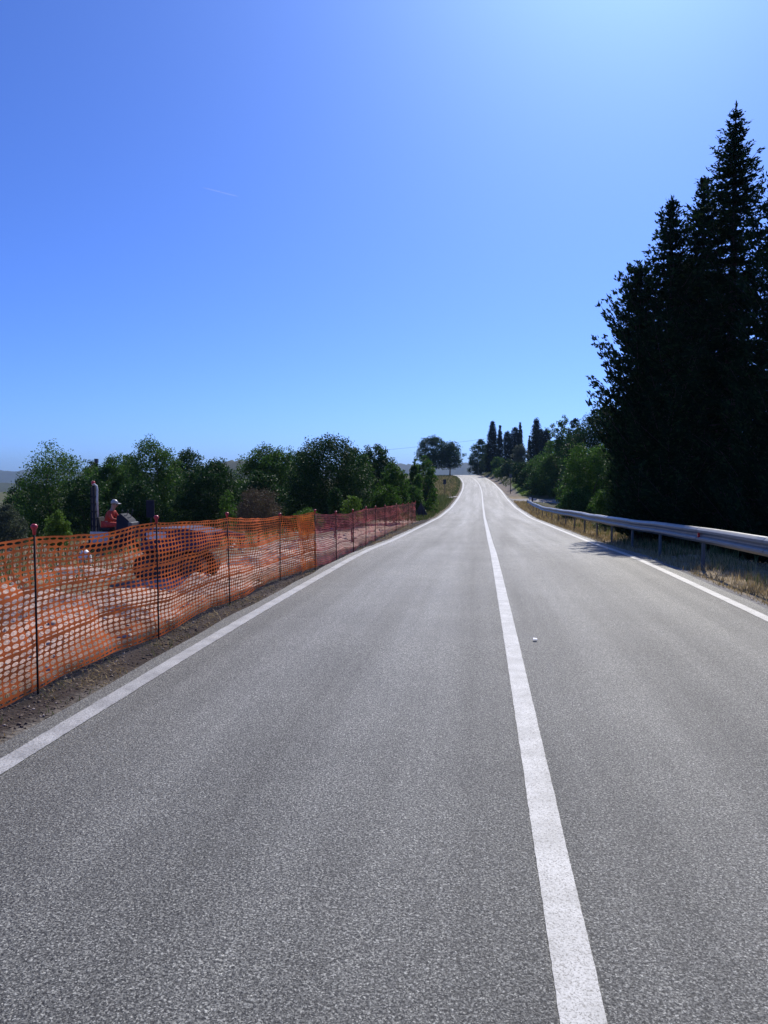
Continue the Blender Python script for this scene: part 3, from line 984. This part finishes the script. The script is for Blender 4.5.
def net_point(P, Hs, seed, low=.04, topk=.965):
    P = np.array(P, float)
    seg = np.hypot(*(np.diff(P, axis=0).T))
    cum = np.concatenate([[0], np.cumsum(seg)])

    def f(s, t):
        x = np.interp(s, cum, P[:, 0])
        y = np.interp(s, cum, P[:, 1])
        i = np.clip(np.searchsorted(cum, s, side='right') - 1, 0, len(seg) - 1)
        u = (s - cum[i]) / seg[i]
        sag = np.sin(np.pi * np.clip(u, 0, 1))
        rnd = np.sin(i * 12.9898 + seed) * .5 + .5
        htop = np.interp(s, cum, np.array(Hs)) * topk - sag * (.0 + .035 * rnd)
        hbot = low + sag * .05 * (1 - rnd) + .02 * np.sin(s * 2.3 + seed)
        tt = t + .018 * np.sin(s * 1.7 + t * 5 + seed) * np.sin(np.pi * t)
        z = gz(x, y) + hbot + (htop - hbot) * tt + .03 * (vnoise(s, s * 0 + seed, 1.7, 8) - .5) * tt + .012 * (vnoise(s, t * 9, 5, 9) - .5)
        bil = sag * (.035 * np.sin(t * 3.2 + i * 1.9 + seed) + .018 * np.sin(s * 3.1 + t * 5)) + .004 * np.sin(s * 13 + t * 9)
        bil = bil + .011 * np.cos(18.85 * t + 1.2 * np.sin(s * .8 + seed)) * np.clip(t * 6, 0, 1)
        bil = bil + sag * .012 * np.sin(s * 7 + t * 3 + i)
        return np.stack([x + bil - .02, y + 0 * z, z], -1)
    return f, cum[-1]


def net_sheet(name, f, s0, s1, mat, parent, rows=27, pitch=.087, skew=0):
    """a sheet with oval holes; some strands are wide bands"""
    n = int((s1 - s0) / pitch)
    hgt = np.ones(rows)
    wide = {int(rows * .31), int(rows * .66)}
    V, Fc, k = [], [], 0
    edges = np.linspace(0, 1, rows + 1)
    o8 = np.array([(-1, -1), (0, -1), (1, -1), (1, 0), (1, 1), (0, 1), (-1, 1), (-1, 0)], float) * .5
    ang = np.radians([225, 270, 315, 0, 45, 90, 135, 180])
    i8 = np.stack([np.cos(ang), np.sin(ang)], 1)
    for rw in range(rows):
        a, b = edges[rw], edges[rw + 1]
        kx = .435
        lo, hi = .385, .385
        if rw in wide:
            lo = .02
            hi = .30
        if rw == rows - 1 or rw == 0:
            lo, hi = .22, .22
        cs = s0 + (np.arange(n) + .5) * pitch
        ct = (a + b) / 2
        out = np.stack([cs[:, None] + o8[None, :, 0] * pitch, ct + o8[None, :, 1] * (b - a) + 0 * cs[:, None]], -1)
        yy = np.where(i8[:, 1] > 0, i8[:, 1] * hi, i8[:, 1] * lo)
        inn = np.stack([cs[:, None] + i8[None, :, 0] * kx * pitch, ct + yy[None] * (b - a) + 0 * cs[:, None]], -1)
        V.append(np.concatenate([out, inn], 1))
    V = np.stack(V).reshape(-1, 16, 2)
    q = np.array([(j, (j + 1) % 8, 8 + (j + 1) % 8, 8 + j) for j in range(8)])
    Fc = (np.arange(len(V))[:, None, None] * 16 + q[None]).reshape(-1, 4)
    P2 = V.reshape(-1, 2)
    key, inv = np.unique(np.round(P2 * 100000).astype(np.int64), axis=0, return_inverse=True)
    inv = np.asarray(inv).ravel()
    st = key / 100000.0
    s = st[:, 0] + skew * (st[:, 1] - .5)
    P3 = f(s, st[:, 1])
    return mesh_np(name, P3, inv[Fc], mat, parent, smooth=True)


def rod(parent, x, y, h, r, cap=True):
    z = float(gz(x, y))
    lx, ly = r.normal() * .015, r.normal() * .02
    mb = MB()
    mb.tube([(x, y, z - .15), (x + lx * .5, y + ly * .5, z + h * .5), (x + lx, y + ly, z + h - .03)], .0085 if y < 13 else .010, 8)
    p = mb.build('post', M['rod'], parent, True)
    if cap:
        c = MB()
        cxx, cyy, cz = x + lx, y + ly, z + h
        c.tube([(cxx, cyy, cz - .07), (cxx, cyy, cz - .03), (cxx, cyy, cz - .012), (cxx, cyy, cz + .005), (cxx, cyy, cz + .016)], [.012, .015, .026, .026, .015], 10)
        c.build('cap', M['cap'], p, True)


rr = np.random.default_rng(3)
fence = thing('safety_fence', 'near stretch of orange plastic safety net on thin rods with red caps', 'fence', (0, 0, 0))
f1, len1 = net_point(posts, net_hts, 1.3)
net_sheet('net', f1, 0, len1, M['net_orange'], fence)
for (px_, py_), h_ in list(zip(posts, hts))[:-1]:
    rod(fence, px_, py_, h_, rr)
fo, _ = net_point([(-3.16, 13.0), (-3.08, 14.3)], [1.12, 1.13], 4.0)
net_sheet('overlap_net', fo, .15, 1.25, M['net_bright'], fence, 27, .087, -.34)
fence2 = thing('safety_fence', 'far stretch of plastic net, its shade put into a darker red, running along the verge to the triangular sign', 'fence', (0, 0, 0))
f2, len2 = net_point(posts2, hts2, 2.1, .05, .96)
net_sheet('net', f2, 0.0, len2, M['net_shade'], fence2)
for (px_, py_), h_ in zip(posts2, hts2):
    rod(fence2, px_, py_, h_, rr)

# ------------------------------------------------------------------ guardrail
gr = thing('guardrail', 'galvanised steel guardrail with red reflector along the right verge', 'guardrail', (0, 0, 0))
yy = np.concatenate([np.arange(4, 40, 1.0), np.arange(40, 77, 1.5)])
gxs = cx(yy) + RAIL_X - .33 + .25 * sstep(62, 78, yy) + .05 * np.sin(yy * .19 + 1) + .008 * np.sin(yy * .9)
gzs = prof(yy) + .755 + .06 * sstep(16, 11, yy) + .010 * np.sin(yy * .55) + .006 * np.sin(yy * 1.3 + 1)
wprof = [(.0, 0), (-.035, -.012), (-.08, -.055), (-.08, -.095), (-.02, -.14), (-.02, -.17), (-.08, -.215), (-.08, -.255), (-.035, -.298), (0, -.31)]
ring = wprof + [(a + .012, b) for a, b in wprof[::-1]]
V = np.array([[(gxs[i] + a, yy[i], gzs[i] + b) for a, b in ring] for i in range(len(yy))])
k = len(ring)
ii = np.arange(len(yy) * k).reshape(len(yy), k)
jn = np.roll(ii, -1, axis=1)
q = np.stack([ii[:-1], jn[:-1], jn[1:], ii[1:]], -1).reshape(-1, 4)
beam = mesh_np('beam', V.reshape(-1, 3), q, M['galv'], gr)
e = beam.modifiers.new('edge', 'EDGE_SPLIT')
for yp in np.arange(5.2, 76, 3.63):
    xg, zg = float(np.interp(yp, yy, gxs)), float(np.interp(yp, yy, gzs))
    zb, zt = float(gz(xg + .09, yp)) - .2, zg - .03
    cc = [(.072, -.05), (.122, -.05), (.122, -.044), (.078, -.044), (.078, .044), (.122, .044), (.122, .05), (.072, .05)]
    mb = MB()
    mb.prism(cc, lambda p: (xg + p[0], yp + p[1], zb), lambda p: (xg + p[0], yp + p[1], zt))
    po = mb.build('post', M['galv_post'], gr)
    mb = MB()
    mb.box((xg + .035, yp, zg - .155), (.07, .07, .12))
    mb.build('spacer', M['galv_post'], po)
for yp in np.arange(8.9, 75, 3.63):                               # overlapped joints between the rail sections
    ys_ = np.array([yp - .16, yp + .16])
    X_, Z_ = np.interp(ys_, yy, gxs), np.interp(ys_, yy, gzs)
    mb = MB()
    rg = [(a - .004, b + .002) for a, b in wprof] + [(a + .006, b) for a, b in wprof[::-1]]
    kk = len(rg)
    mb.add([(float(X_[i]) + a, float(ys_[i]), float(Z_[i]) + b) for i in (0, 1) for a, b in rg],
           [(i, (i + 1) % kk, kk + (i + 1) % kk, kk + i) for i in range(kk)] + [tuple(range(kk))[::-1], tuple(range(kk, 2 * kk))])
    mb.build('splice_plate', M['galv'], gr)
xg, zg = float(np.interp(15.9, yy, gxs)), float(np.interp(15.9, yy, gzs))
mb = MB()
mb.box((xg - .055, 15.9, zg - .155), (.05, .07, .10), taper=.85)
mb.build('reflector', M['red_reflector'], gr, bevel=.008)
mb = MB()
xg, zg = float(gxs[-1]), float(gzs[-1])
mb.prism([(-.10, 0), (.02, .28), (.14, .34), (.22, .2), (.2, 0)], lambda p: (xg + p[0], 76.0 + p[1] + .3, zg + .01), lambda p: (xg + p[0], 76.0 + p[1] + .3, zg - .32))
mb.build('end_piece', M['galv_post'], gr)

# ------------------------------------------------------------------ signs, pole, cable, scrap
def on_ground(px, Y):
    X = at(px, 480, Y)[0]
    return X, Y, float(gz(X, Y))


x0, y0, z0 = on_ground(421, 51)
s = thing('roadworks_sign', 'dark back of a triangular roadworks sign standing at the end of the net', 'sign', (x0, y0, z0), R(-6))
mb = MB()
mb.prism([(-.45, .34), (.45, .34), (.02, 1.14), (-.02, 1.14)], lambda p: (p[0], -.012, p[1]), lambda p: (p[0], .012, p[1]))
mb.build('panel', M['sign_back'], s)
for sx in (-1, 1):
    mb = MB()
    mb.tube([(sx * .2, -.16, 0), (sx * .17, .03, .75)], .018, 6)
    mb.build('leg', M['steel_dark'], s)
mb = MB()
mb.box((0, -.13, .08), (.5, .22, .14), taper=.85)
mb.build('sandbag', M['rubber'], s, bevel=.03)

x0, y0, z0 = on_ground(444.7, 112)
s = thing('road_sign', 'small dark upright road sign on a thin post before the crest trees', 'sign', (x0, y0, z0))
mb = MB()
mb.tube([(0, 0, -.1), (0, 0, 2.25)], .035, 8)
mb.build('post', M['steel_dark'], s)
mb = MB()
mb.box((0, -.05, 1.95), (.46, .03, .72))
mb.build('panel', M['sign_back'], s, bevel=.01)

x0, y0, z0 = on_ground(510.5, 116)
s = thing('sign_pole', 'tall thin rusty pole with a small plate at the edge of the grass patch', 'pole', (x0, y0, z0))
mb = MB()
mb.tube([(0, 0, -.2), (0, 0, 2.9)], .05, 8)
mb.build('post', M['rod'], s)
mb = MB()
mb.box((0, -.06, 2.65), (.4, .03, .55))
mb.build('panel', M['galv_post'], s, bevel=.01)

x0, y0, z0 = on_ground(532.5, 80)
s = thing('direction_sign', 'low signpost with two white arrow boards beyond the end of the guardrail', 'sign', (x0, y0, z0))
mb = MB()
mb.tube([(0, 0, -.2), (0, 0, 1.05)], .045, 8)
mb.build('post', M['steel_dark'], s)
for sg, zz, ln in ((-1, .82, .4), (1, .72, .5)):
    mb = MB()
    rot = Matrix.Rotation(R(22) * sg, 3, 'Z')
    o_ = [(.06, -.12), (ln - .14, -.12), (ln, 0), (ln - .14, .12), (.06, .12)]
    mb.prism(o_, lambda p: rot @ Vector((sg * p[0], -.06, zz + p[1])), lambda p: rot @ Vector((sg * p[0], -.09, zz + p[1])))
    mb.build('arrow_board', M['sign_white'], s)
mb = MB()
mb.box((0, -.02, .78), (.16, .05, .5))
mb.build('mounting_plate', M['sign_back'], s)

x0, y0, z0 = on_ground(150.5, 25)
s = thing('signboard', 'dark blue upright board on a post before the lumpy tree', 'sign', (x0, y0, z0))
top_ = at(150.5, 500, 25)[2] - z0
mb = MB()
mb.tube([(0, 0, -.1), (0, 0, top_ - .1)], .03, 8)
mb.build('post', M['steel_dark'], s)
mb = MB()
mb.box((0, -.05, top_ - .3), (.29, .04, .6))
mb.build('panel', M['blue_paint'], s, bevel=.01)

# overhead cable between two poles hidden in the trees
pa, pb = at(360, 452, 240), at(505, 436, 240)
for nm, p in (('left', pa), ('right', pb)):
    g_ = float(gz(p[0], p[1]))
    lab = 'wooden cable pole hidden in the trees left of the crest' if nm == 'left' else 'wooden cable pole hidden behind the cypresses'
    t = thing('utility_pole', lab, 'pole', (p[0], p[1], g_), 0, 'poles carrying the overhead cable')
    mb = MB()
    mb.tube([(0, 0, -.5), (0, 0, p[2] - g_ + .25)], [.14, .09], 10)
    mb.build('post', M['wood_pole'], t)
    mb = MB()
    mb.box((0, 0, p[2] - g_ - .05), (.5, .1, .1))
    mb.build('cross_arm', M['wood_pole'], t)
mb = MB()
mb.tube([tuple(pa * (1 - u) + pb * u - np.array([0, .1, 1.1 * 4 * u * (1 - u) * .35])) for u in np.linspace(0, 1, 24)], .03, 5)
tag(mb.build('overhead_cable', M['steel_dark']), 'thin dark overhead cable crossing the sky above the crest', 'cable')

mb = MB()
P = at(535, 642, 7.9)
q = [(-.022, 7.87), (.020, 7.86), (.022, 7.915), (-.018, 7.92)]
mb.add([(P[0] + a_, b_, .006 + .002 * i) for i, (a_, b_) in enumerate(q)] + [(P[0] + a_, b_, .012 + .003 * i) for i, (a_, b_) in enumerate(q)],
       [(3, 2, 1, 0), (4, 5, 6, 7), (0, 1, 5, 4), (1, 2, 6, 5), (2, 3, 7, 6), (3, 0, 4, 7)])
tag(mb.build('paper_scrap', M['scrap']), 'tiny white scrap lying on the asphalt right of the centre line', 'litter')

# ------------------------------------------------------------------ machines and worker behind the net
YR = 24.0
xm = float(at(110, 500, YR)[0])
gr_z = float(gz(xm, YR))
rig = thing('drilling_rig', 'dark blue tracked drilling rig with an upright mast behind the orange net', 'machine', (xm, YR, gr_z))


def rz(py):
    return float(at(110, py, YR)[2]) - gr_z


def rx(px):
    return float(at(px, 500, YR)[0]) - xm


def track(name, parent, x0, x1, y, z1, w):
    h2 = z1 / 2
    out = [(x0 + h2 - h2 * math.sin(a), h2 - h2 * math.cos(a)) for a in np.linspace(0, math.pi, 9)]
    out = out[::-1]
    out2 = [(x1 - h2 + h2 * math.sin(a), h2 - h2 * math.cos(a)) for a in np.linspace(0, math.pi, 9)]
    outline = out[::1] + out2
    mb = MB()
    mb.prism(outline, lambda p: (p[0], y - w / 2, p[1]), lambda p: (p[0], y + w / 2, p[1]))
    n = int((x1 - x0) / .09)
    for i in range(n):
        xx = x0 + h2 * .8 + (x1 - x0 - 1.6 * h2) * i / max(n - 1, 1)
        mb.box((xx, y, z1 + .012), (.035, w, .03))
    o = mb.build(name, M['rubber'], parent)
    for i, xx in enumerate(np.linspace(x0 + h2, x1 - h2, 4)):
        wm = MB()
        wm.tube([(xx, y - w / 2 - .02, h2), (xx, y + w / 2 + .02, h2)], h2 * .6, 14)
        wm.build('wheel', M['steel_dark'], o)
    return o


for sy in (-.35, .35):
    track('track', rig, rx(86), rx(136), sy, .30, .22)
mb = MB()
mb.box(((rx(92) + rx(132)) / 2, 0, .38), (rx(132) - rx(92), .55, .18))
mb.build('chassis', M['blue_paint'], rig, bevel=.02)
mb = MB()
mb.box(((rx(95) + rx(113)) / 2, -.36, (rz(531) + rz(545)) / 2), (rx(113) - rx(95), .05, rz(531) - rz(545)))
mb.build('side_panel', M['white_paint'], rig, bevel=.015)
seat_z = rz(527)
mb = MB()
mb.box((rx(107), 0, seat_z - .06 + .0), (.42, .45, .10))
mb.box((rx(107), 0, (seat_z - .1 + .45) / 2), (.25, .3, seat_z - .1 - .44))
mb.box((rx(101), 0, seat_z + .16), (.07, .42, .36), Matrix.Rotation(R(-10), 3, 'Y'))
mb.build('seat', M['rubber'], rig, bevel=.02)
mb = MB()
mb.prism([(rx(119), .47), (rx(135), .47), (rx(135), rz(524)), (rx(131), rz(519)), (rx(124), rz(513)), (rx(120), rz(516))], lambda p: (p[0], -.28, p[1]), lambda p: (p[0], .28, p[1]))
mb.build('engine_cover', M['blue_paint'], rig, bevel=.02)
mb = MB()
mb.box((rx(133.5), -.02, rz(524)), (.14, .6, .16))
mb.build('front_lamp_housing', M['galv_post'], rig, bevel=.03)
for dxp, dy in ((122, -.12), (126, .0), (129, .12)):
    mb = MB()
    a = (rx(dxp), dy, rz(517))
    b = (rx(dxp) + .06, dy, rz(511.5))
    mb.tube([a, b], .012, 6)
    mb.tube([b, (b[0] + .01, dy, b[2] + .05)], .024, 8)
    mb.build('lever', M['steel_dark'], rig)
mb = MB()
mb.box((rx(93), .1, (rz(485) + .35) / 2), (.085, .12, rz(485) - .35))
mb.box((rx(90), .1, (rz(487) + .5) / 2), (.05, .05, rz(487) - .5))
mb.box((rx(96), .1, (rz(489) + .5) / 2), (.05, .05, rz(489) - .5))
for i in range(6):
    mb.box((rx(93), .1, .6 + i * .25), (.24, .05, .03))
mast = mb.build('mast', M['blue_paint'], rig)
mb = MB()
mb.tube([(rx(92), .1, rz(485)), (rx(92), .1, rz(483)), (rx(92), .1, rz(481.5)), (rx(92), .1, rz(481))], [.05, .06, .06, .03], 12)
mb.build('beacon', M['cap'], mast, True)
mb = MB()
mb.tube([(rx(93), 0, rz(485)), (rx(95), -.03, rz(484)), (rx(97.5), -.03, rz(486)), (rx(98), -.03, rz(490)), (rx(97.6), -.03, rz(500)), (rx(98), 0, rz(520))], .03, 8)
mb.build('hose', M['hose'], rig, True)


# --- the worker, seated, leaning forward to the levers, facing the right of the picture
def skin_obj(name, verts, edges, radii, mat, parent, sub=2, root=0):
    me = D.meshes.new(name)
    me.from_pydata(verts, edges, [])
    o = D.objects.new(name, me)
    C.objects.link(o)
    if parent:
        o.parent = parent
    sm = o.modifiers.new('skin', 'SKIN')
    sm.use_smooth_shade = True
    if not me.skin_vertices:
        with bpy.context.temp_override(object=o, active_object=o):
            bpy.ops.mesh.customdata_skin_add()
    for i, rd in enumerate(radii):
        d = me.skin_vertices[0].data[i]
        d.radius = (rd, rd) if isinstance(rd, (int, float)) else rd
        d.use_root = (i == root)
    ss = o.modifiers.new('round', 'SUBSURF')
    ss.levels = ss.render_levels = sub
    me.materials.append(mat)
    dg = bpy.context.evaluated_depsgraph_get()
    m2 = D.meshes.new_from_object(o.evaluated_get(dg))
    o.modifiers.clear()
    o.data = m2
    m2.materials.clear()
    m2.materials.append(mat)
    return o


class Sk:
    def __init__(s):
        s.v, s.e, s.r = [], [], []

    def n(s, p, r, prev=None):
        s.v.append(tuple(p))
        s.r.append(r)
        if prev is not None:
            s.e.append((prev, len(s.v) - 1))
        return len(s.v) - 1


man = thing('person', 'worker in red orange workwear and white helmet seated at the levers', 'person', (xm + rx(106.5), YR, gr_z + seat_z - .01))
hip = (0, 0, .10)
chest = (.16, 0, .46)
neck = (.21, 0, .60)
head = (.27, 0, .76)
sk = Sk()
h0 = sk.n(hip, (.15, .12))
a1 = sk.n((.07, 0, .26), (.145, .11), h0)
a2 = sk.n(chest, (.16, .12), a1)
nk = sk.n(neck, .06, a2)
hd = sk.n((.25, 0, .70), .085, nk)
hd2 = sk.n((.285, 0, .80), .09, hd)
for sg in (-1, 1):
    sh = sk.n((.17, sg * .19, .50), .06, a2)
    el = sk.n((.30, sg * .25, .28), .045, sh)
    wr = sk.n((.50, sg * .14, .24), .03, el)
    pl = sk.n((.57, sg * .12, .24), .036, wr)
    for kf in range(4):
        q0 = sk.n((.62, sg * .12 + (kf - 1.5) * .02, .25 - .004 * kf), .010, pl)
        q1 = sk.n((.655, sg * .12 + (kf - 1.5) * .02, .235), .0095, q0)
        sk.n((.645, sg * .12 + (kf - 1.5) * .02, .205), .009, q1)
    th = sk.n((.585, sg * .12 - sg * .05, .255), .011, pl)
    sk.n((.62, sg * .12 - sg * .055, .235), .010, th)
    tg = sk.n((.02, sg * .10, .09), .095, h0)
    kn = sk.n((.46, sg * .15, .11), .068, tg)
    an = sk.n((.42, sg * .15, -.30), .045, kn)
    ft = sk.n((.55, sg * .15, -.36), .04, an)
skin_obj('body', sk.v, sk.e, sk.r, M['skin'], man)
sk = Sk()
h0 = sk.n((.02, 0, .14), (.165, .135))
a1 = sk.n((.07, 0, .26), (.165, .13), h0)
a2 = sk.n(chest, (.18, .14), a1)
sk.n((.195, 0, .56), .09, a2)
for sg in (-1, 1):
    sh = sk.n((.17, sg * .19, .50), .075, a2)
    el = sk.n((.30, sg * .25, .28), .06, sh)
    sk.n((.47, sg * .155, .245), .044, el)
skin_obj('jacket', sk.v, sk.e, sk.r, M['jacket'], man)
sk = Sk()
h0 = sk.n((0, 0, .09), (.165, .13))
for sg in (-1, 1):
    tg = sk.n((.03, sg * .10, .09), .11, h0)
    kn = sk.n((.46, sg * .15, .11), .085, tg)
    sk.n((.425, sg * .15, -.25), .065, kn)
skin_obj('trousers', sk.v, sk.e, sk.r, M['trousers'], man)
for sg in (-1, 1):
    mb = MB()
    mb.box((.48, sg * .15, -.37), (.28, .10, .09), taper=.8)
    mb.box((.42, sg * .15, -.29), (.11, .10, .14))
    mb.build('boot', M['boots'], man, bevel=.02)
mb = MB()
cxh, czh = .28, .80
pts = [(cxh - .01 * math.sin(a), 0, czh + .14 * math.sin(a)) for a in np.linspace(0, 1.5, 6)]
mb.tube(pts, [.118 * math.cos(a) + .004 for a in np.linspace(0, 1.5, 6)], 18)
mb.box((cxh + .14, 0, czh - .002), (.11, .17, .018), Matrix.Rotation(R(12), 3, 'Y'))
mb.build('helmet', M['helmet'], man, True)
mb = MB()
mb.tube([(.365, 0, .775), (.40, 0, .745), (.37, 0, .73)], [.010, .017, .008], 6)
mb.build('nose', M['skin'], man, True)
for sg in (-1, 1):
    mb = MB()
    mb.tube([(.350, sg * .034, .775), (.374, sg * .034, .775)], .011, 6)
    mb.build('eye', M['boots'], man, True)
    mb = MB()
    mb.tube([(.275, sg * .088, .775), (.262, sg * .104, .745)], .02, 6)
    mb.build('ear', M['skin'], man, True)
mb = MB()
mb.tube([(.350, -.028, .70), (.366, 0, .70), (.350, .028, .70)], .007, 6)
mb.build('mouth', M['jacket'], man, True)

# --- tracked carrier with a violet blue body
YB = 13.2
xb = float(at(178, 550, YB)[0])
gb = float(gz(xb, YB))
car = thing('tracked_carrier', 'low tracked carrier with violet blue body and dark track behind the orange net', 'machine', (xb, YB, gb))
for sy in (-.33, .33):
    track('track', car, -.66, .64, sy, .52, .24)
mb = MB()
mb.prism([(-.52, .56), (.62, .56), (.7, .74), (.7, .90), (.3, .97), (-.52, .97)], lambda p: (p[0], -.42, p[1]), lambda p: (p[0], .42, p[1]))
body_ = mb.build('body', M['violet_paint'], car, bevel=.02)
mb = MB()
mb.box((-.22, -.432, .84), (.36, .02, .13))
mb.build('white_plate', M['white_paint'], body_)
mb = MB()
mb.tube([(.6, 0, .82), (.95, 0, .86), (1.25, 0, .80)], [.06, .05, .05], 8)
mb.build('tow_bar', M['violet_paint'], car)

# --- white sack and soil heaps
x0, y0, z0 = on_ground(84, 19)
r = np.random.default_rng(5)
bm = bmesh.new()
bmesh.ops.create_icosphere(bm, subdivisions=3, radius=1)
for v in bm.verts:
    k = 1 + .14 * math.sin(v.co.x * 5 + v.co.z * 3) + .06 * math.sin(v.co.y * 9 + v.co.z * 7)
    v.co = Vector((v.co.x * .17 * k, v.co.y * .16 * k, max(v.co.z, -.8) * .21 * (1 + .08 * math.sin(v.co.x * 11))))
for a in range(4):
    pass
me = D.meshes.new('white_sack')
bm.to_mesh(me)
bm.free()
me.materials.append(M['white_paint'])
me.polygons.foreach_set('use_smooth', [True] * len(me.polygons))
o = link('white_sack', me)
o.location = (x0, y0, z0 + .15)
tag(o, 'small white sack standing on the soil left of the carrier', 'sack')


def heap(label, px, Y, w, d, h, seed):
    X = float(at(px, 520, Y)[0])
    n = 44
    u, v = np.meshgrid(np.linspace(-1, 1, n), np.linspace(-1, 1, n))
    rr_ = np.sqrt(u * u + v * v)
    hh = h * np.clip(1 - rr_ ** 1.5, 0, 1) * (1 + .7 * (vnoise(u + 9, v + 9, 3.1, seed) - .5)) + (vnoise(u + 3, v + 3, 8, seed) - .5) * .22 * h * (rr_ < .97)
    xx, yy_ = X + u * w, Y + v * d
    zz_ = gz(xx, yy_) + hh - .06
    i = np.arange(n * n).reshape(n, n)
    q = np.stack([i[:-1, :-1], i[:-1, 1:], i[1:, 1:], i[1:, :-1]], -1).reshape(-1, 4)
    P0 = np.array([X, Y, float(gz(X, Y))])
    o = mesh_np('spoil_heap', np.stack([xx, yy_, zz_], -1).reshape(-1, 3) - P0, q, M['spoil'], smooth=True)
    o.location = P0
    tag(o, label, 'soil heap', 'spoil heaps behind the orange net')


M['spoil'] = plain('dug_up_soil', (.38, .275, .22), .95, 0, .65, 13, .09)
heap('low heap of dug up soil behind the first capped rods', 62, 14, 1.5, 1.1, .26, 3)
heap('small heap of pale soil right of the tracked carrier', 268, 17, 1.2, 1.0, .32, 5)

heap('long low mound of pinkish soil close behind the first two rods', 100, 9.6, 1.3, .8, .24, 7)
heap('rounded mound of pinkish soil at the left edge of the picture', 8, 9.5, 1.2, 1.2, .30, 8)
heap('flat mound of pinkish soil behind the third capped rod', 215, 12.5, .9, 1.1, .24, 9)
heap('pale mound of soil far along behind the bright net overlap', 308, 22, 1.6, 2.2, .4, 10)

# --- condensation trail high in the sky, beyond the air box
pa, pb = at(203, 187.5, 6000), at(238, 196.5, 6000)
m, n, l, b = node_mat('ice_trail')
b.inputs['Base Color'].default_value = (.9, .92, .95, 1)
tr = n.new('ShaderNodeBsdfTransparent')
tl = n.new('ShaderNodeBsdfTranslucent')
mx, mx2 = n.new('ShaderNodeMixShader'), n.new('ShaderNodeMixShader')
l.new(b.outputs[0], mx.inputs[1])
l.new(tl.outputs[0], mx.inputs[2])
mx.inputs[0].default_value = .6
mx2.inputs[0].default_value = .07
l.new(tr.outputs[0], mx2.inputs[1])
l.new(mx.outputs[0], mx2.inputs[2])
l.new(mx2.outputs[0], n['Material Output'].inputs['Surface'])
M['trail'] = m
mb = MB()
mb.tube([tuple(pa * (1 - u) + pb * u) for u in np.linspace(0, 1, 8)], [2, 4, 5, 5, 5, 5, 5, 2], 8)
tag(mb.build('contrail', M['trail'], smooth=True), 'short faint white condensation trail high in the clear sky', 'contrail')

# ------------------------------------------------------------------ the air
m = D.materials.new('air')
m.use_nodes = True
n, l = m.node_tree.nodes, m.node_tree.links
n.remove(n['Principled BSDF'])
pv = n.new('ShaderNodeVolumePrincipled')
pv.inputs['Color'].default_value = (.42, .66, 1.0, 1)
pv.inputs['Density'].default_value = .00013
pv.inputs['Anisotropy'].default_value = .0
l.new(pv.outputs[0], n['Material Output'].inputs['Volume'])
mb = MB()
mb.box((0, 1000, 17), (7300, 5300, 110))
hz = mb.build('haze', m)
hz['kind'] = 'stuff'
